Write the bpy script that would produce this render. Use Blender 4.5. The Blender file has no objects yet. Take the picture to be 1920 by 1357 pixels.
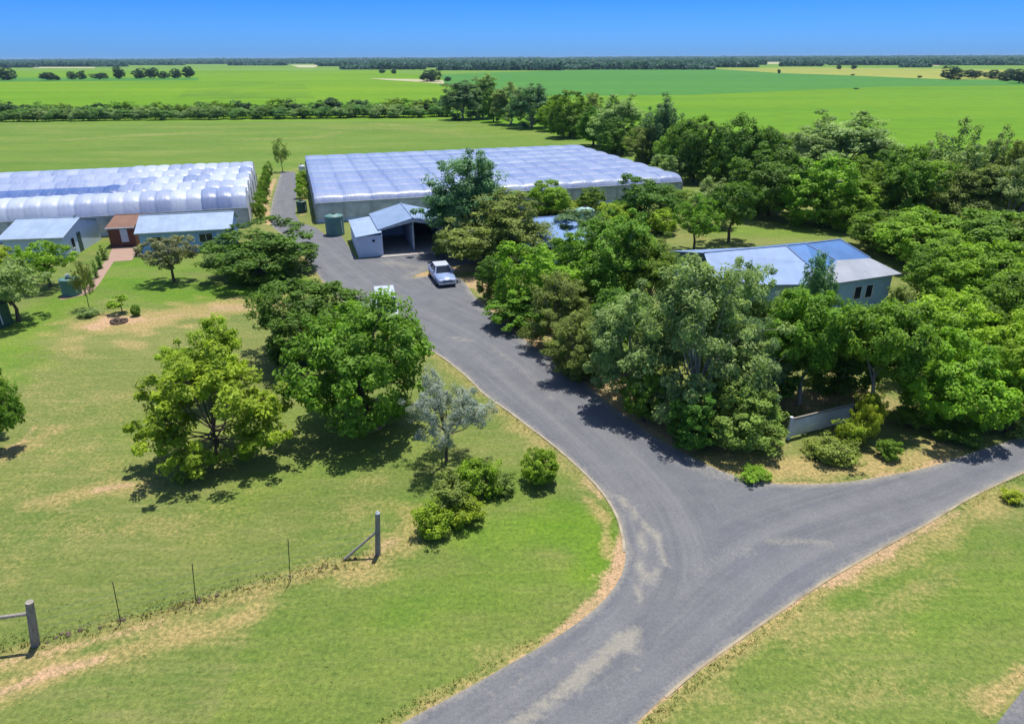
import bpy, math, random
import numpy as np
from mathutils import Vector, Matrix
from mathutils.geometry import delaunay_2d_cdt

R = math.radians
SC = bpy.context.scene
COL = SC.collection
rng = np.random.default_rng(11)
random.seed(5)

# ------------------------------------------------------------------ camera
HC, FPX = 18.0, 1280.0
PITCH = math.atan((678.5 - 109) / FPX)
CAMROT = Matrix.Rotation(math.pi / 2 - PITCH, 3, 'X') @ Matrix.Rotation(-8 / 1920, 3, 'Z')
cd = bpy.data.cameras.new('camera'); cam = bpy.data.objects.new('camera', cd); COL.objects.link(cam)
cam.matrix_world = Matrix.Translation((0, 0, HC)) @ CAMROT.to_4x4()
cd.sensor_width = 36; cd.lens = FPX / 1920 * 36; cd.clip_end = 60000; cd.clip_start = 0.5
SC.camera = cam

def P(px, py, z=0.0):
    """point at height z seen at photo position (px, py)"""
    d = CAMROT @ Vector((px - 960, -(py - 678.5), -FPX))
    t = (z - HC) / d.z
    return Vector((d.x * t, d.y * t, z))
def topz(b, px, py):
    d = CAMROT @ Vector((px - 960, -(py - 678.5), -FPX))
    return HC + d.z * b.y / d.y

# ------------------------------------------------------------------ helpers
def tag(o, label=None, cat=None, group=None, kind=None):
    if label: o['label'] = label
    if cat: o['category'] = cat
    if group: o['group'] = group
    if kind: o['kind'] = kind
    return o
def empty(name, label, cat, loc, rz=0.0, group=None):
    o = bpy.data.objects.new(name, None); COL.objects.link(o)
    o.empty_display_size = 0.3
    o.location = loc; o.rotation_euler = (0, 0, rz)
    return tag(o, label, cat, group)
def link(name, me, parent=None, mat=None):
    o = bpy.data.objects.new(name, me); COL.objects.link(o)
    if mat and not me.materials: me.materials.append(mat)
    if parent: o.parent = parent
    return o
def npmesh(name, v, f, smooth=False):
    """fast mesh from arrays; f is (n,k) with a fixed k"""
    me = bpy.data.meshes.new(name)
    v = np.asarray(v, np.float32); f = np.asarray(f, np.int32)
    n, k = f.shape
    me.vertices.add(len(v)); me.vertices.foreach_set('co', v.ravel())
    me.loops.add(n * k); me.loops.foreach_set('vertex_index', f.ravel())
    me.polygons.add(n); me.polygons.foreach_set('loop_start', np.arange(0, n * k, k, dtype=np.int32))
    if smooth: me.polygons.foreach_set('use_smooth', np.ones(n, bool))
    me.update(calc_edges=True)
    return me
def fattr(me, name, data, dom='POINT'):
    a = me.attributes.new(name, 'FLOAT', dom); a.data.foreach_set('value', np.asarray(data, np.float32))

class MB:
    def __init__(s): s.v = []; s.f = []
    def add(s, vs, fs):
        b = len(s.v); s.v += [tuple(p) for p in vs]; s.f += [tuple(b + i for i in q) for q in fs]; return s
    def poly(s, *pts): return s.add(pts, [range(len(pts))])
    def box(s, x0, x1, y0, y1, z0, z1):
        return s.add([(x0,y0,z0),(x1,y0,z0),(x1,y1,z0),(x0,y1,z0),(x0,y0,z1),(x1,y0,z1),(x1,y1,z1),(x0,y1,z1)],
                     [(3,2,1,0),(4,5,6,7),(0,1,5,4),(1,2,6,5),(2,3,7,6),(3,0,4,7)])
    def slab(s, pts, t):
        """polygon thickened downwards"""
        n = len(pts); lo = [(p[0], p[1], p[2] - t) for p in pts]
        return s.add(list(pts) + lo, [range(n), range(2*n-1, n-1, -1)] + [(i, n+i, n+(i+1)%n, (i+1)%n) for i in range(n)])
    def tube(s, p0, p1, r0, r1=None, n=8, cap=True):
        p0 = Vector(p0); p1 = Vector(p1); r1 = r0 if r1 is None else r1
        d = (p1 - p0).normalized(); a = d.orthogonal().normalized(); b = d.cross(a)
        vs = []
        for p, r in ((p0, r0), (p1, r1)):
            for i in range(n):
                t = 2*math.pi*i/n; vs.append(p + (a*math.cos(t) + b*math.sin(t))*r)
        fs = [(i, (i+1)%n, n+(i+1)%n, n+i) for i in range(n)]
        if cap: fs += [range(n-1, -1, -1), range(n, 2*n)]
        return s.add(vs, fs)
    def lathe(s, prof, n=24, c=(0,0,0)):
        vs = []; m = len(prof)
        for i in range(n):
            t = 2*math.pi*i/n
            for r, z in prof: vs.append((c[0]+r*math.cos(t), c[1]+r*math.sin(t), c[2]+z))
        return s.add(vs, [(i*m+j, ((i+1)%n)*m+j, ((i+1)%n)*m+j+1, i*m+j+1) for i in range(n) for j in range(m-1)])
    def mesh(s, name, smooth=False):
        me = bpy.data.meshes.new(name); me.from_pydata(s.v, [], s.f)
        if smooth: me.polygons.foreach_set('use_smooth', [True]*len(me.polygons))
        me.update(); return me
    def build(s, name, mat, parent=None, smooth=False):
        return link(name, s.mesh(name, smooth), parent, mat)

# ------------------------------------------------------------------ materials
class NT:
    def __init__(s, name):
        s.m = bpy.data.materials.new(name); s.m.use_nodes = True
        s.t = s.m.node_tree; s.t.nodes.clear()
        s.out = s.t.nodes.new('ShaderNodeOutputMaterial')
    def n(s, typ, **kw):
        nd = s.t.nodes.new('ShaderNode' + typ)
        for k, v in kw.items(): setattr(nd, k, v)
        return nd
    def l(s, a, b): s.t.links.new(a, b)
    def setin(s, sock, v):
        if isinstance(v, bpy.types.NodeSocket): s.l(v, sock)
        elif isinstance(v, (tuple, list)) and len(v) == 3 and sock.type == 'RGBA': sock.default_value = (*v, 1)
        else: sock.default_value = v
    def mix(s, fac, a, b, blend='MIX'):
        nd = s.n('Mix', data_type='RGBA', blend_type=blend)
        s.setin(nd.inputs[0], fac); s.setin(nd.inputs[6], a); s.setin(nd.inputs[7], b); return nd.outputs[2]
    def math(s, op, a, b=0.0, clamp=False):
        nd = s.n('Math', operation=op, use_clamp=clamp); s.setin(nd.inputs[0], a); s.setin(nd.inputs[1], b); return nd.outputs[0]
    def rng(s, v, a, b, c=0.0, d=1.0):
        nd = s.n('MapRange'); s.setin(nd.inputs[0], v)
        for i, q in enumerate((a, b, c, d)): nd.inputs[i+1].default_value = q
        return nd.outputs[0]
    def pos(s, scale=(1,1,1), rot=0.0, obj=False):
        mp = s.n('Mapping'); mp.inputs['Scale'].default_value = scale; mp.inputs['Rotation'].default_value = (0,0,rot)
        if obj: s.l(s.n('TexCoord').outputs['Object'], mp.inputs[0])
        else: s.l(s.n('NewGeometry').outputs['Position'], mp.inputs[0])
        return mp.outputs[0]
    def noise(s, scale, vec=None, detail=4, rough=.6):
        nd = s.n('TexNoise'); nd.inputs['Scale'].default_value = scale; nd.inputs['Detail'].default_value = detail
        nd.inputs['Roughness'].default_value = rough
        s.l(vec or s.pos(), nd.inputs['Vector']); return nd.outputs[0]
    def attr(s, name): return s.n('Attribute', attribute_name=name).outputs['Fac']
    def bump(s, h, strength=.5, dist=.05):
        nd = s.n('Bump'); nd.inputs['Strength'].default_value = strength; nd.inputs['Distance'].default_value = dist
        s.l(h, nd.inputs['Height']); return nd.outputs[0]
    def prin(s, color, rough=.6, metal=0.0, spec=.5, bump=None, **kw):
        p = s.n('BsdfPrincipled'); s.setin(p.inputs['Base Color'], color); s.setin(p.inputs['Roughness'], rough)
        s.setin(p.inputs['Metallic'], metal); s.setin(p.inputs['Specular IOR Level'], spec)
        if bump: s.l(bump, p.inputs['Normal'])
        for k, v in kw.items(): s.setin(p.inputs[k], v)
        return p.outputs[0]
    def done(s, sh): s.l(sh, s.out.inputs['Surface']); return s.m

def simple(name, col, rough=.6, metal=0., var=.25, scale=3., spec=.4, bump=0.):
    t = NT(name); nz = t.noise(scale, t.pos(obj=True))
    c = t.mix(t.rng(nz, .3, .75), tuple(x*(1-var) for x in col), tuple(min(1, x*(1+var)) for x in col))
    return t.done(t.prin(c, rough, metal, spec, t.bump(nz, bump) if bump else None))

def foliage_mat():
    t = NT('foliage')
    oi = t.n('ObjectInfo')
    tint = t.attr('tint')
    base = oi.outputs['Color']
    c = t.mix(1.0, base, t.mix(tint, (.60,.64,.62), (1.72,1.60,1.36)), 'MULTIPLY')
    hs = t.n('HueSaturation'); t.l(t.rng(oi.outputs['Random'], 0, 1, .488, .512), hs.inputs['Hue'])
    t.l(t.rng(oi.outputs['Random'], 0, 1, .88, 1.1), hs.inputs['Value']); t.l(c, hs.inputs['Color']); c = hs.outputs[0]
    d = t.prin(c, .6, 0, .22)
    tr = t.n('BsdfTranslucent'); t.l(t.mix(1.0, c, (1.15,1.25,.55), 'MULTIPLY'), tr.inputs[0])
    m = t.n('MixShader'); m.inputs[0].default_value = .38; t.l(d, m.inputs[1]); t.l(tr.outputs[0], m.inputs[2])
    return t.done(m.outputs[0])

def lawn_mat(blade=False):
    t = NT('grass_blade' if blade else 'lawn')
    dry, soil, lush = t.attr('dry'), t.attr('soil'), t.attr('lush')
    big = t.noise(.09, detail=3); mid = t.noise(.55, detail=5, rough=.65); fine = t.noise(5.5, detail=6, rough=.78)
    tiny = t.noise(16., detail=3, rough=.8)
    streak = t.noise(1.0, t.pos((.25, 2.2, 1), R(-28)), 5, .65)
    green = t.mix(t.rng(mid, .3, .7), (.108,.165,.037), (.160,.198,.052))
    green = t.mix(t.rng(big, .35, .65), green, t.mix(.5, green, (.195,.20,.065)))
    green = t.mix(t.math('MULTIPLY', t.rng(streak, .48, .72), .6), green, (.23,.225,.09))
    lushc = t.mix(t.rng(mid, .3, .7), (.085,.190,.012), (.128,.225,.017))
    c = t.mix(t.math('MULTIPLY', lush, t.rng(fine, .1, .6, .6, 1.), True), green, lushc)
    dn = t.math('ADD', dry, t.math('MULTIPLY', t.math('SUBTRACT', fine, .5), .9))
    dn = t.math('ADD', dn, t.math('MULTIPLY', t.math('SUBTRACT', mid, .5), .9))
    c = t.mix(t.rng(dn, .25, .8), c, t.mix(t.rng(fine, .3, .7), (.27,.215,.085), (.36,.29,.13)))
    sn = t.math('ADD', soil, t.math('MULTIPLY', t.math('SUBTRACT', fine, .5), 1.1))
    sn = t.math('ADD', sn, t.math('MULTIPLY', t.math('SUBTRACT', mid, .5), .5))
    c = t.mix(t.rng(sn, .42, .7), c, t.mix(t.rng(tiny, .3, .7), (.30,.20,.115), (.47,.345,.21)))
    c = t.mix(1., c, t.mix(t.rng(fine, .34, .66), (.54,.61,.56), (1.30,1.2,1.18)), 'MULTIPLY')
    c = t.mix(1., c, t.mix(t.rng(t.noise(.05, t.pos((.6,1.7,1), R(9)), 6, .7), .34, .66), (.74,.86,.70), (1.18,1.08,1.2)), 'MULTIPLY')
    c = t.mix(t.math('MULTIPLY', t.rng(t.noise(1., t.pos((.022,.13,1), R(6)), 5, .65), .52, .7), .32), c, (.235,.225,.085))
    c = t.mix(1., c, t.mix(t.rng(t.noise(2.2, t.pos((.5,1.6,1), R(-28)), 4, .7), .3, .7), (.86,.90,.84), (1.12,1.08,1.1)), 'MULTIPLY')
    c = t.mix(1., c, t.mix(t.rng(tiny, .3, .7), (.82,.84,.82), (1.17,1.15,1.12)), 'MULTIPLY')
    h = t.math('ADD', t.math('MULTIPLY', tiny, .6), fine)
    if blade:
        c = t.mix(1., c, (1.12, 1.12, 1.05), 'MULTIPLY'); tr = t.n('BsdfTranslucent'); t.l(c, tr.inputs[0]); df = t.n('BsdfDiffuse'); t.l(c, df.inputs[0])
        ms = t.n('MixShader'); ms.inputs[0].default_value = .5; t.l(df.outputs[0], ms.inputs[1]); t.l(tr.outputs[0], ms.inputs[2]); return t.done(ms.outputs[0])
    return t.done(t.prin(c, .85, 0, .15, t.bump(h, .55, .06)))

def field_mat(name, a, b, scale=.02, stripe=None, grain=.25):
    t = NT(name)
    n1 = t.noise(scale, t.pos((.16, 1, 1), R(-10)), 6, .68); n2 = t.noise(grain, detail=4, rough=.75)
    c = t.mix(t.rng(n1, .35, .65), a, b)
    c = t.mix(1., c, t.mix(t.rng(n2, .25, .75), (.82,.84,.8), (1.18,1.16,1.2)), 'MULTIPLY')
    if stripe:
        w = t.n('TexWave'); w.inputs['Scale'].default_value = stripe[0]; w.inputs['Distortion'].default_value = 2.5; w.inputs['Detail'].default_value = 2
        t.l(t.pos(rot=stripe[1]), w.inputs[0])
        c = t.mix(t.math('MULTIPLY', t.math('MULTIPLY', t.rng(w.outputs[1], .4, .7), t.rng(t.noise(.018, detail=3), .42, .6)), stripe[3]), c, stripe[2])
    return t.done(t.prin(c, .9, 0, .1))

def asphalt_mat():
    t = NT('asphalt')
    fine = t.noise(22., detail=3, rough=.8); mid = t.noise(.8, detail=5, rough=.65); big = t.noise(.15, detail=3)
    tr, dust, lane = t.attr('track'), t.attr('dust'), t.attr('along')
    grain = t.noise(7., detail=4, rough=.75)
    v = t.n('CombineXYZ'); t.l(t.math('MULTIPLY', lane, .06), v.inputs[0]); t.l(t.math('MULTIPLY', t.attr('across'), 2.2), v.inputs[1])
    streak = t.noise(1.3, v.outputs[0], 4, .65)
    c = t.mix(t.rng(mid, .3, .7), (.095,.097,.109), (.130,.132,.143))
    c = t.mix(t.rng(big, .35, .65), c, t.mix(.35, c, (.105,.115,.14)))
    c = t.mix(t.math('MULTIPLY', t.rng(streak, .45, .75), .42), c, (.19,.187,.185))
    c = t.mix(t.math('MULTIPLY', tr, .35), c, (.18,.177,.18))
    dn = t.math('ADD', dust, t.math('MULTIPLY', t.math('SUBTRACT', mid, .5), .65))
    dn = t.math('ADD', dn, t.math('MULTIPLY', t.math('SUBTRACT', grain, .5), .8))
    c = t.mix(t.math('MULTIPLY', t.rng(dn, .2, .75), .6), c, (.285,.262,.205))
    c = t.mix(1., c, t.mix(t.rng(fine, .3, .7), (.78,.78,.78), (1.22,1.22,1.22)), 'MULTIPLY')
    c = t.mix(1., c, t.mix(t.rng(grain, .3, .7), (.86,.86,.86), (1.13,1.13,1.13)), 'MULTIPLY')
    return t.done(t.prin(c, .85, 0, .25, t.bump(fine, .4, .01)))

def metal_roof(name, col, axis=0, period=.2, rough=.6):
    t = NT(name)
    p = t.pos(obj=True); sx = t.n('SeparateXYZ'); t.l(p, sx.inputs[0])
    w = t.math('SINE', t.math('MULTIPLY', sx.outputs[axis], 2*math.pi/period))
    nz = t.noise(.7, p, 4); pan = t.noise(1.2, t.pos((1.1 if axis == 0 else .15, .15 if axis == 0 else 1.1, 1), obj=True), 2)
    c = t.mix(t.rng(nz, .3, .7), tuple(x*.88 for x in col), tuple(min(1, x*1.1) for x in col))
    c = t.mix(t.rng(pan, .4, .6), c, t.mix(1., c, (.9,.92,.95), 'MULTIPLY'))
    return t.done(t.prin(c, rough, .1, .3, t.bump(w, .07, .02)))

def siding(name, col, period=.18):
    t = NT(name); p = t.pos(obj=True); sx = t.n('SeparateXYZ'); t.l(p, sx.inputs[0])
    w = t.math('FRACT', t.math('DIVIDE', sx.outputs[2], period)); nz = t.noise(1.4, p, 5)
    c = t.mix(t.rng(nz, .3, .7), tuple(x*.88 for x in col), col)
    return t.done(t.prin(c, .6, 0, .3, t.bump(w, .5, .02)))

def film_mat():
    t = NT('plastic_film')
    tone = t.attr('tone'); p = t.pos(obj=True)
    nz = t.noise(.5, p, 4); wr = t.noise(1.0, t.pos((3.5,.7,1), obj=True), 4, .6)
    c = t.mix(tone, (.055,.115,.31), (.52,.565,.67))
    c = t.mix(t.rng(nz, .35, .7), c, t.mix(1., c, (.82,.86,.95), 'MULTIPLY'))
    c = t.mix(t.math('MULTIPLY', t.rng(wr, .55, .75), .3), c, (.55,.60,.72))
    b = t.prin(c, .36, 0, .5, t.bump(wr, .35, .12))
    tp = t.n('BsdfTransparent'); tp.inputs[0].default_value = (.9,.93,1,1)
    m = t.n('MixShader'); m.inputs[0].default_value = .12; t.l(b, m.inputs[1]); t.l(tp.outputs[0], m.inputs[2])
    return t.done(m.outputs[0])

def wood_mat(name, a, b):
    t = NT(name); nz = t.noise(3., t.pos((6,6,.8), obj=True), 5, .7)
    return t.done(t.prin(t.mix(t.rng(nz, .3, .7), a, b), .85, 0, .2, t.bump(nz, .5, .02)))

def brick_mat(name, a, b, mortar, sc=4.):
    t = NT(name); br = t.n('TexBrick'); br.inputs['Scale'].default_value = sc
    for i, c in ((1, a), (2, b), (3, mortar)): br.inputs[i].default_value = (*c, 1)
    t.l(t.pos(obj=True), br.inputs[0])
    return t.done(t.prin(t.mix(.5, br.outputs[0], t.mix(t.noise(1.5), a, b)), .85, 0, .2))

M = dict(
    foliage=foliage_mat(), lawn=lawn_mat(), blade=lawn_mat(True), asphalt=asphalt_mat(), film=film_mat(),
    bark=wood_mat('bark', (.07,.05,.035), (.16,.125,.09)), pale_bark=wood_mat('pale_bark', (.22,.20,.17), (.42,.39,.33)),
    post=wood_mat('weathered_post', (.15,.135,.115), (.36,.33,.29)), picket=simple('rusty_picket', (.05,.055,.045), .7, .3),
    kerb=simple('kerb_concrete', (.30,.26,.19), .9, 0, .3, 2.), kerb_worn=simple('kerb_worn', (.27,.225,.15), .95, 0, .4, 1.2), concrete=simple('concrete', (.30,.28,.27), .85, 0, .2, 1.5),
    roof_blue=metal_roof('roof_blue', (.14,.24,.46)), roof_pale=metal_roof('roof_pale', (.27,.35,.47)), roof_grey_lit=metal_roof('roof_grey_lit', (.26,.28,.32)),
    roof_rust=metal_roof('roof_rust', (.20,.11,.075), rough=.8),
    roof_pale_y=metal_roof('roof_pale_cross', (.20,.275,.41), axis=1),
    wall=siding('wall_weatherboard', (.32,.50,.78)), wall_white=siding('wall_white', (.56,.65,.82), .3),
    wall_brown=siding('wall_brown', (.16,.06,.045), .25), dark_green=siding('gable_green', (.06,.10,.095)),
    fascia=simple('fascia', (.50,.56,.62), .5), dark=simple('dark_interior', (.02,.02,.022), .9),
    glass=simple('window_glass', (.018,.026,.04), 0.05, 0, .3, 1., .4), frame=simple('window_frame', (.62,.66,.7), .5),
    netting=simple('shade_netting', (.52,.535,.55), .75, 0, .3, .8), post_metal=simple('steel_post', (.45,.47,.5), .45, .5),
    tank=simple('tank_green', (.10,.21,.19), .5, 0, .15, 1.), tank_dark=simple('tank_dark_green', (.025,.085,.06), .5, 0, .2, 1.),
    tank_pale=simple('tank_pale', (.30,.46,.45), .5, 0, .12, 1.),
    white=simple('white_paint', (.55,.58,.63), .35, 0, .06, 2., .5), roof_paint=simple('roof_paint', (.40,.44,.52), .4, 0, .05, 2., .4), tyre=simple('tyre_rubber', (.018,.018,.02), .85),
    paint=simple('car_paint', (.24,.32,.50), .3, .1, .03, 1., .5), chrome=simple('rim_metal', (.5,.5,.52), .3, .8),
    lamp=simple('headlight_glass', (.75,.78,.82), .1, 0, .05, 1., .7), plastic=simple('black_plastic', (.03,.03,.033), .6),
    brick=brick_mat('brick_paving', (.27,.17,.13), (.34,.23,.18), (.32,.27,.22)), stone=simple('fire_stone', (.12,.085,.065), .9, 0, .5, 5., .2, .6),
    ash=simple('ash', (.06,.045,.04), .95), terracotta=simple('terracotta', (.33,.14,.08), .8), yellow=simple('yellow_paint', (.55,.42,.06), .5),
    red_soil=simple('bark_mulch', (.17,.085,.055), .95, 0, .4, 6.),
)

# ------------------------------------------------------------------ light
SUN_AZ, SUN_EL = math.atan2(.45, 1), R(74)
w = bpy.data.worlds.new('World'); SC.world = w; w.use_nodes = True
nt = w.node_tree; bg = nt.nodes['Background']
sky = nt.nodes.new('ShaderNodeTexSky'); sky.sky_type = 'NISHITA'; sky.sun_disc = False
sky.sun_elevation = SUN_EL; sky.sun_rotation = SUN_AZ; sky.altitude = 200; sky.air_density = 1.0; sky.dust_density = 0.6; sky.ozone_density = 1.5
tn = nt.nodes.new('ShaderNodeMix'); tn.data_type = 'RGBA'; tn.blend_type = 'MULTIPLY'; tn.inputs[0].default_value = 1
gm = nt.nodes.new('ShaderNodeGamma'); gm.inputs[1].default_value = 1.0; nt.links.new(sky.outputs[0], gm.inputs[0]); nt.links.new(gm.outputs[0], tn.inputs[6]); hr = nt.nodes.new('ShaderNodeMapRange'); hr.inputs[1].default_value = 0.; hr.inputs[2].default_value = .085
ht = nt.nodes.new('ShaderNodeMix'); ht.data_type = 'RGBA'; nt.links.new(hr.outputs[0], ht.inputs[0]); ht.inputs[6].default_value = (.172, .450, 1.22, 1); ht.inputs[7].default_value = (.053, .295, .95, 1)
nt.links.new(ht.outputs[2], tn.inputs[7])
tc = nt.nodes.new('ShaderNodeTexCoord'); sz = nt.nodes.new('ShaderNodeSeparateXYZ'); nt.links.new(tc.outputs['Generated'], sz.inputs[0]); nt.links.new(sz.outputs[2], hr.inputs[0])
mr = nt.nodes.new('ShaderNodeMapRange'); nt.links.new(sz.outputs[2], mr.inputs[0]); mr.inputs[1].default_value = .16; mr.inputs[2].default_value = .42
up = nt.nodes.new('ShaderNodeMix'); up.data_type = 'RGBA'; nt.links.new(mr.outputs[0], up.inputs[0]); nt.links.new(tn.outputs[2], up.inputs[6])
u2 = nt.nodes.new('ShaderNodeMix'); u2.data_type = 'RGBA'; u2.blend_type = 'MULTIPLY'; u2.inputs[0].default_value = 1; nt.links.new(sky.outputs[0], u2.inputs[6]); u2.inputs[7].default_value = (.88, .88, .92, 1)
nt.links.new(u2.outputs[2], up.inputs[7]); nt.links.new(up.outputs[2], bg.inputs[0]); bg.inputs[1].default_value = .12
sl = bpy.data.lights.new('sun', 'SUN'); sl.energy = 4.6; sl.angle = R(.55); sl.color = (1, .955, .87)
so = bpy.data.objects.new('sun', sl); COL.objects.link(so); so.location = (0, 0, 60)
sd = Vector((math.sin(SUN_AZ)*math.cos(SUN_EL), math.cos(SUN_AZ)*math.cos(SUN_EL), math.sin(SUN_EL)))
so.rotation_euler = sd.to_track_quat('Z', 'Y').to_euler()
SC.view_settings.view_transform = 'Standard'; SC.view_settings.look = 'None'; SC.view_settings.exposure = .5; SC.view_settings.gamma = 1
SC.cycles.max_bounces = 5; SC.cycles.diffuse_bounces = 3; SC.cycles.glossy_bounces = 2; SC.cycles.transparent_max_bounces = 8
SC.cycles.transmission_bounces = 3; SC.cycles.volume_bounces = 0; SC.cycles.use_denoising = True; SC.cycles.caustics_reflective = False; SC.cycles.caustics_refractive = False
SC.cycles.use_adaptive_sampling = True; SC.cycles.adaptive_threshold = .012

# ------------------------------------------------------------------ plan geometry
def pts(lst, z=0.): return np.array([P(*q[:2], z)[:2] for q in lst])
def catmull(p, step=1.0):
    p = np.asarray(p, float); out = []
    q = np.vstack([2*p[0]-p[1], p, 2*p[-1]-p[-2]])
    for i in range(1, len(q)-2):
        a, b, c, d = q[i-1:i+3]; n = max(2, int(np.linalg.norm(c-b)/step))
        for t in np.arange(n)/n:
            out.append(.5*((2*b)+(-a+c)*t+(2*a-5*b+4*c-d)*t*t+(-a+3*b-3*c+d)*t**3))
    out.append(p[-1]); return np.array(out)
def dist_poly(xy, pl):
    """distance to a polyline, arc length and signed side of nearest point"""
    best = np.full(len(xy), 1e9); s = np.zeros(len(xy)); side = np.zeros(len(xy)); acc = 0.
    for a, b in zip(pl[:-1], pl[1:]):
        d = b-a; L = np.hypot(*d)
        if L < 1e-6: continue
        t = np.clip(((xy-a)@d)/(L*L), 0, 1); r = xy-a-t[:, None]*d; dd = np.hypot(r[:, 0], r[:, 1])
        m = dd < best; best[m] = dd[m]; s[m] = acc+t[m]*L; side[m] = np.sign(d[0]*r[m, 1]-d[1]*r[m, 0]); acc += L
    return best, s, side
def inside(xy, poly):
    x, y = xy[:, 0], xy[:, 1]; c = np.zeros(len(xy), bool); n = len(poly); j = n-1
    for i in range(n):
        xi, yi = poly[i]; xj, yj = poly[j]
        m = ((yi > y) != (yj > y)) & (x < (xj-xi)*(y-yi)/(yj-yi+1e-12)+xi); c ^= m; j = i
    return c

EDGE_L = catmull(pts([(527,322),(518,350),(508,390),(508,420),(535,445),(565,475),(588,503),(606,528),(650,570),(720,610),(800,650),(870,700),(905,735),(960,775),(1020,820),(1075,865),(1120,910),(1150,950),(1166,990),(1173,1035),(1165,1078),(1135,1122),(1090,1162),(1030,1202),(960,1242),(890,1282),(820,1320),(760,1352),(640,1420)]))
EDGE_LR = catmull(pts([(1080,1450),(1190,1357),(1245,1305),(1310,1250),(1380,1200),(1455,1148),(1545,1088),(1640,1033),(1740,978),(1830,925),(1920,884),(2100,800)]))
EDGE_UR = catmull(pts([(2150,730),(1990,790),(1920,817),(1830,846),(1740,876),(1640,896),(1560,906),(1480,908),(1420,902),(1350,882),(1290,852),(1240,826),(1190,792),(1140,755),(1088,712),(1050,682),(1005,652),(965,622),(932,592),(904,570),(887,552),(872,530),(850,515),(812,517),(774,521)]))
_u = EDGE_L[-1]-EDGE_L[-4]; _u /= np.linalg.norm(_u)
EDGE_L = np.vstack([EDGE_L, EDGE_L[-1]+_u*45]); EDGE_LR = np.vstack([EDGE_LR[0]+_u*45, EDGE_LR])
_v = EDGE_LR[-1]-EDGE_LR[-4]; _v /= np.linalg.norm(_v)
EDGE_LR = np.vstack([EDGE_LR, EDGE_LR[-1]+_v*70]); EDGE_UR = np.vstack([EDGE_UR[0]+_v*70, EDGE_UR])
EDGE_UP = catmull(pts([(776,518),(800,508),(850,499),(920,490),(960,481)]))
EDGE_FC = pts([(945,472),(828,476),(712,481),(668,485),(645,450),(640,440),(612,441),(592,427),(562,417),(554,402),(556,355),(553,322)])
ROAD = np.vstack([EDGE_L, EDGE_LR, EDGE_UR, EDGE_UP, EDGE_FC])
CEN1 = catmull(pts([(540,322),(530,400),(560,430),(640,505),(740,570),(880,640),(1000,730),(1120,830),(1220,940),(1260,1050),(1220,1160),(1130,1250),(1010,1340),(900,1420)]))
CEN2 = catmull(pts([(2100,775),(1920,850),(1750,925),(1600,975),(1450,1030),(1330,1120),(1200,1230),(1010,1340)]))

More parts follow.
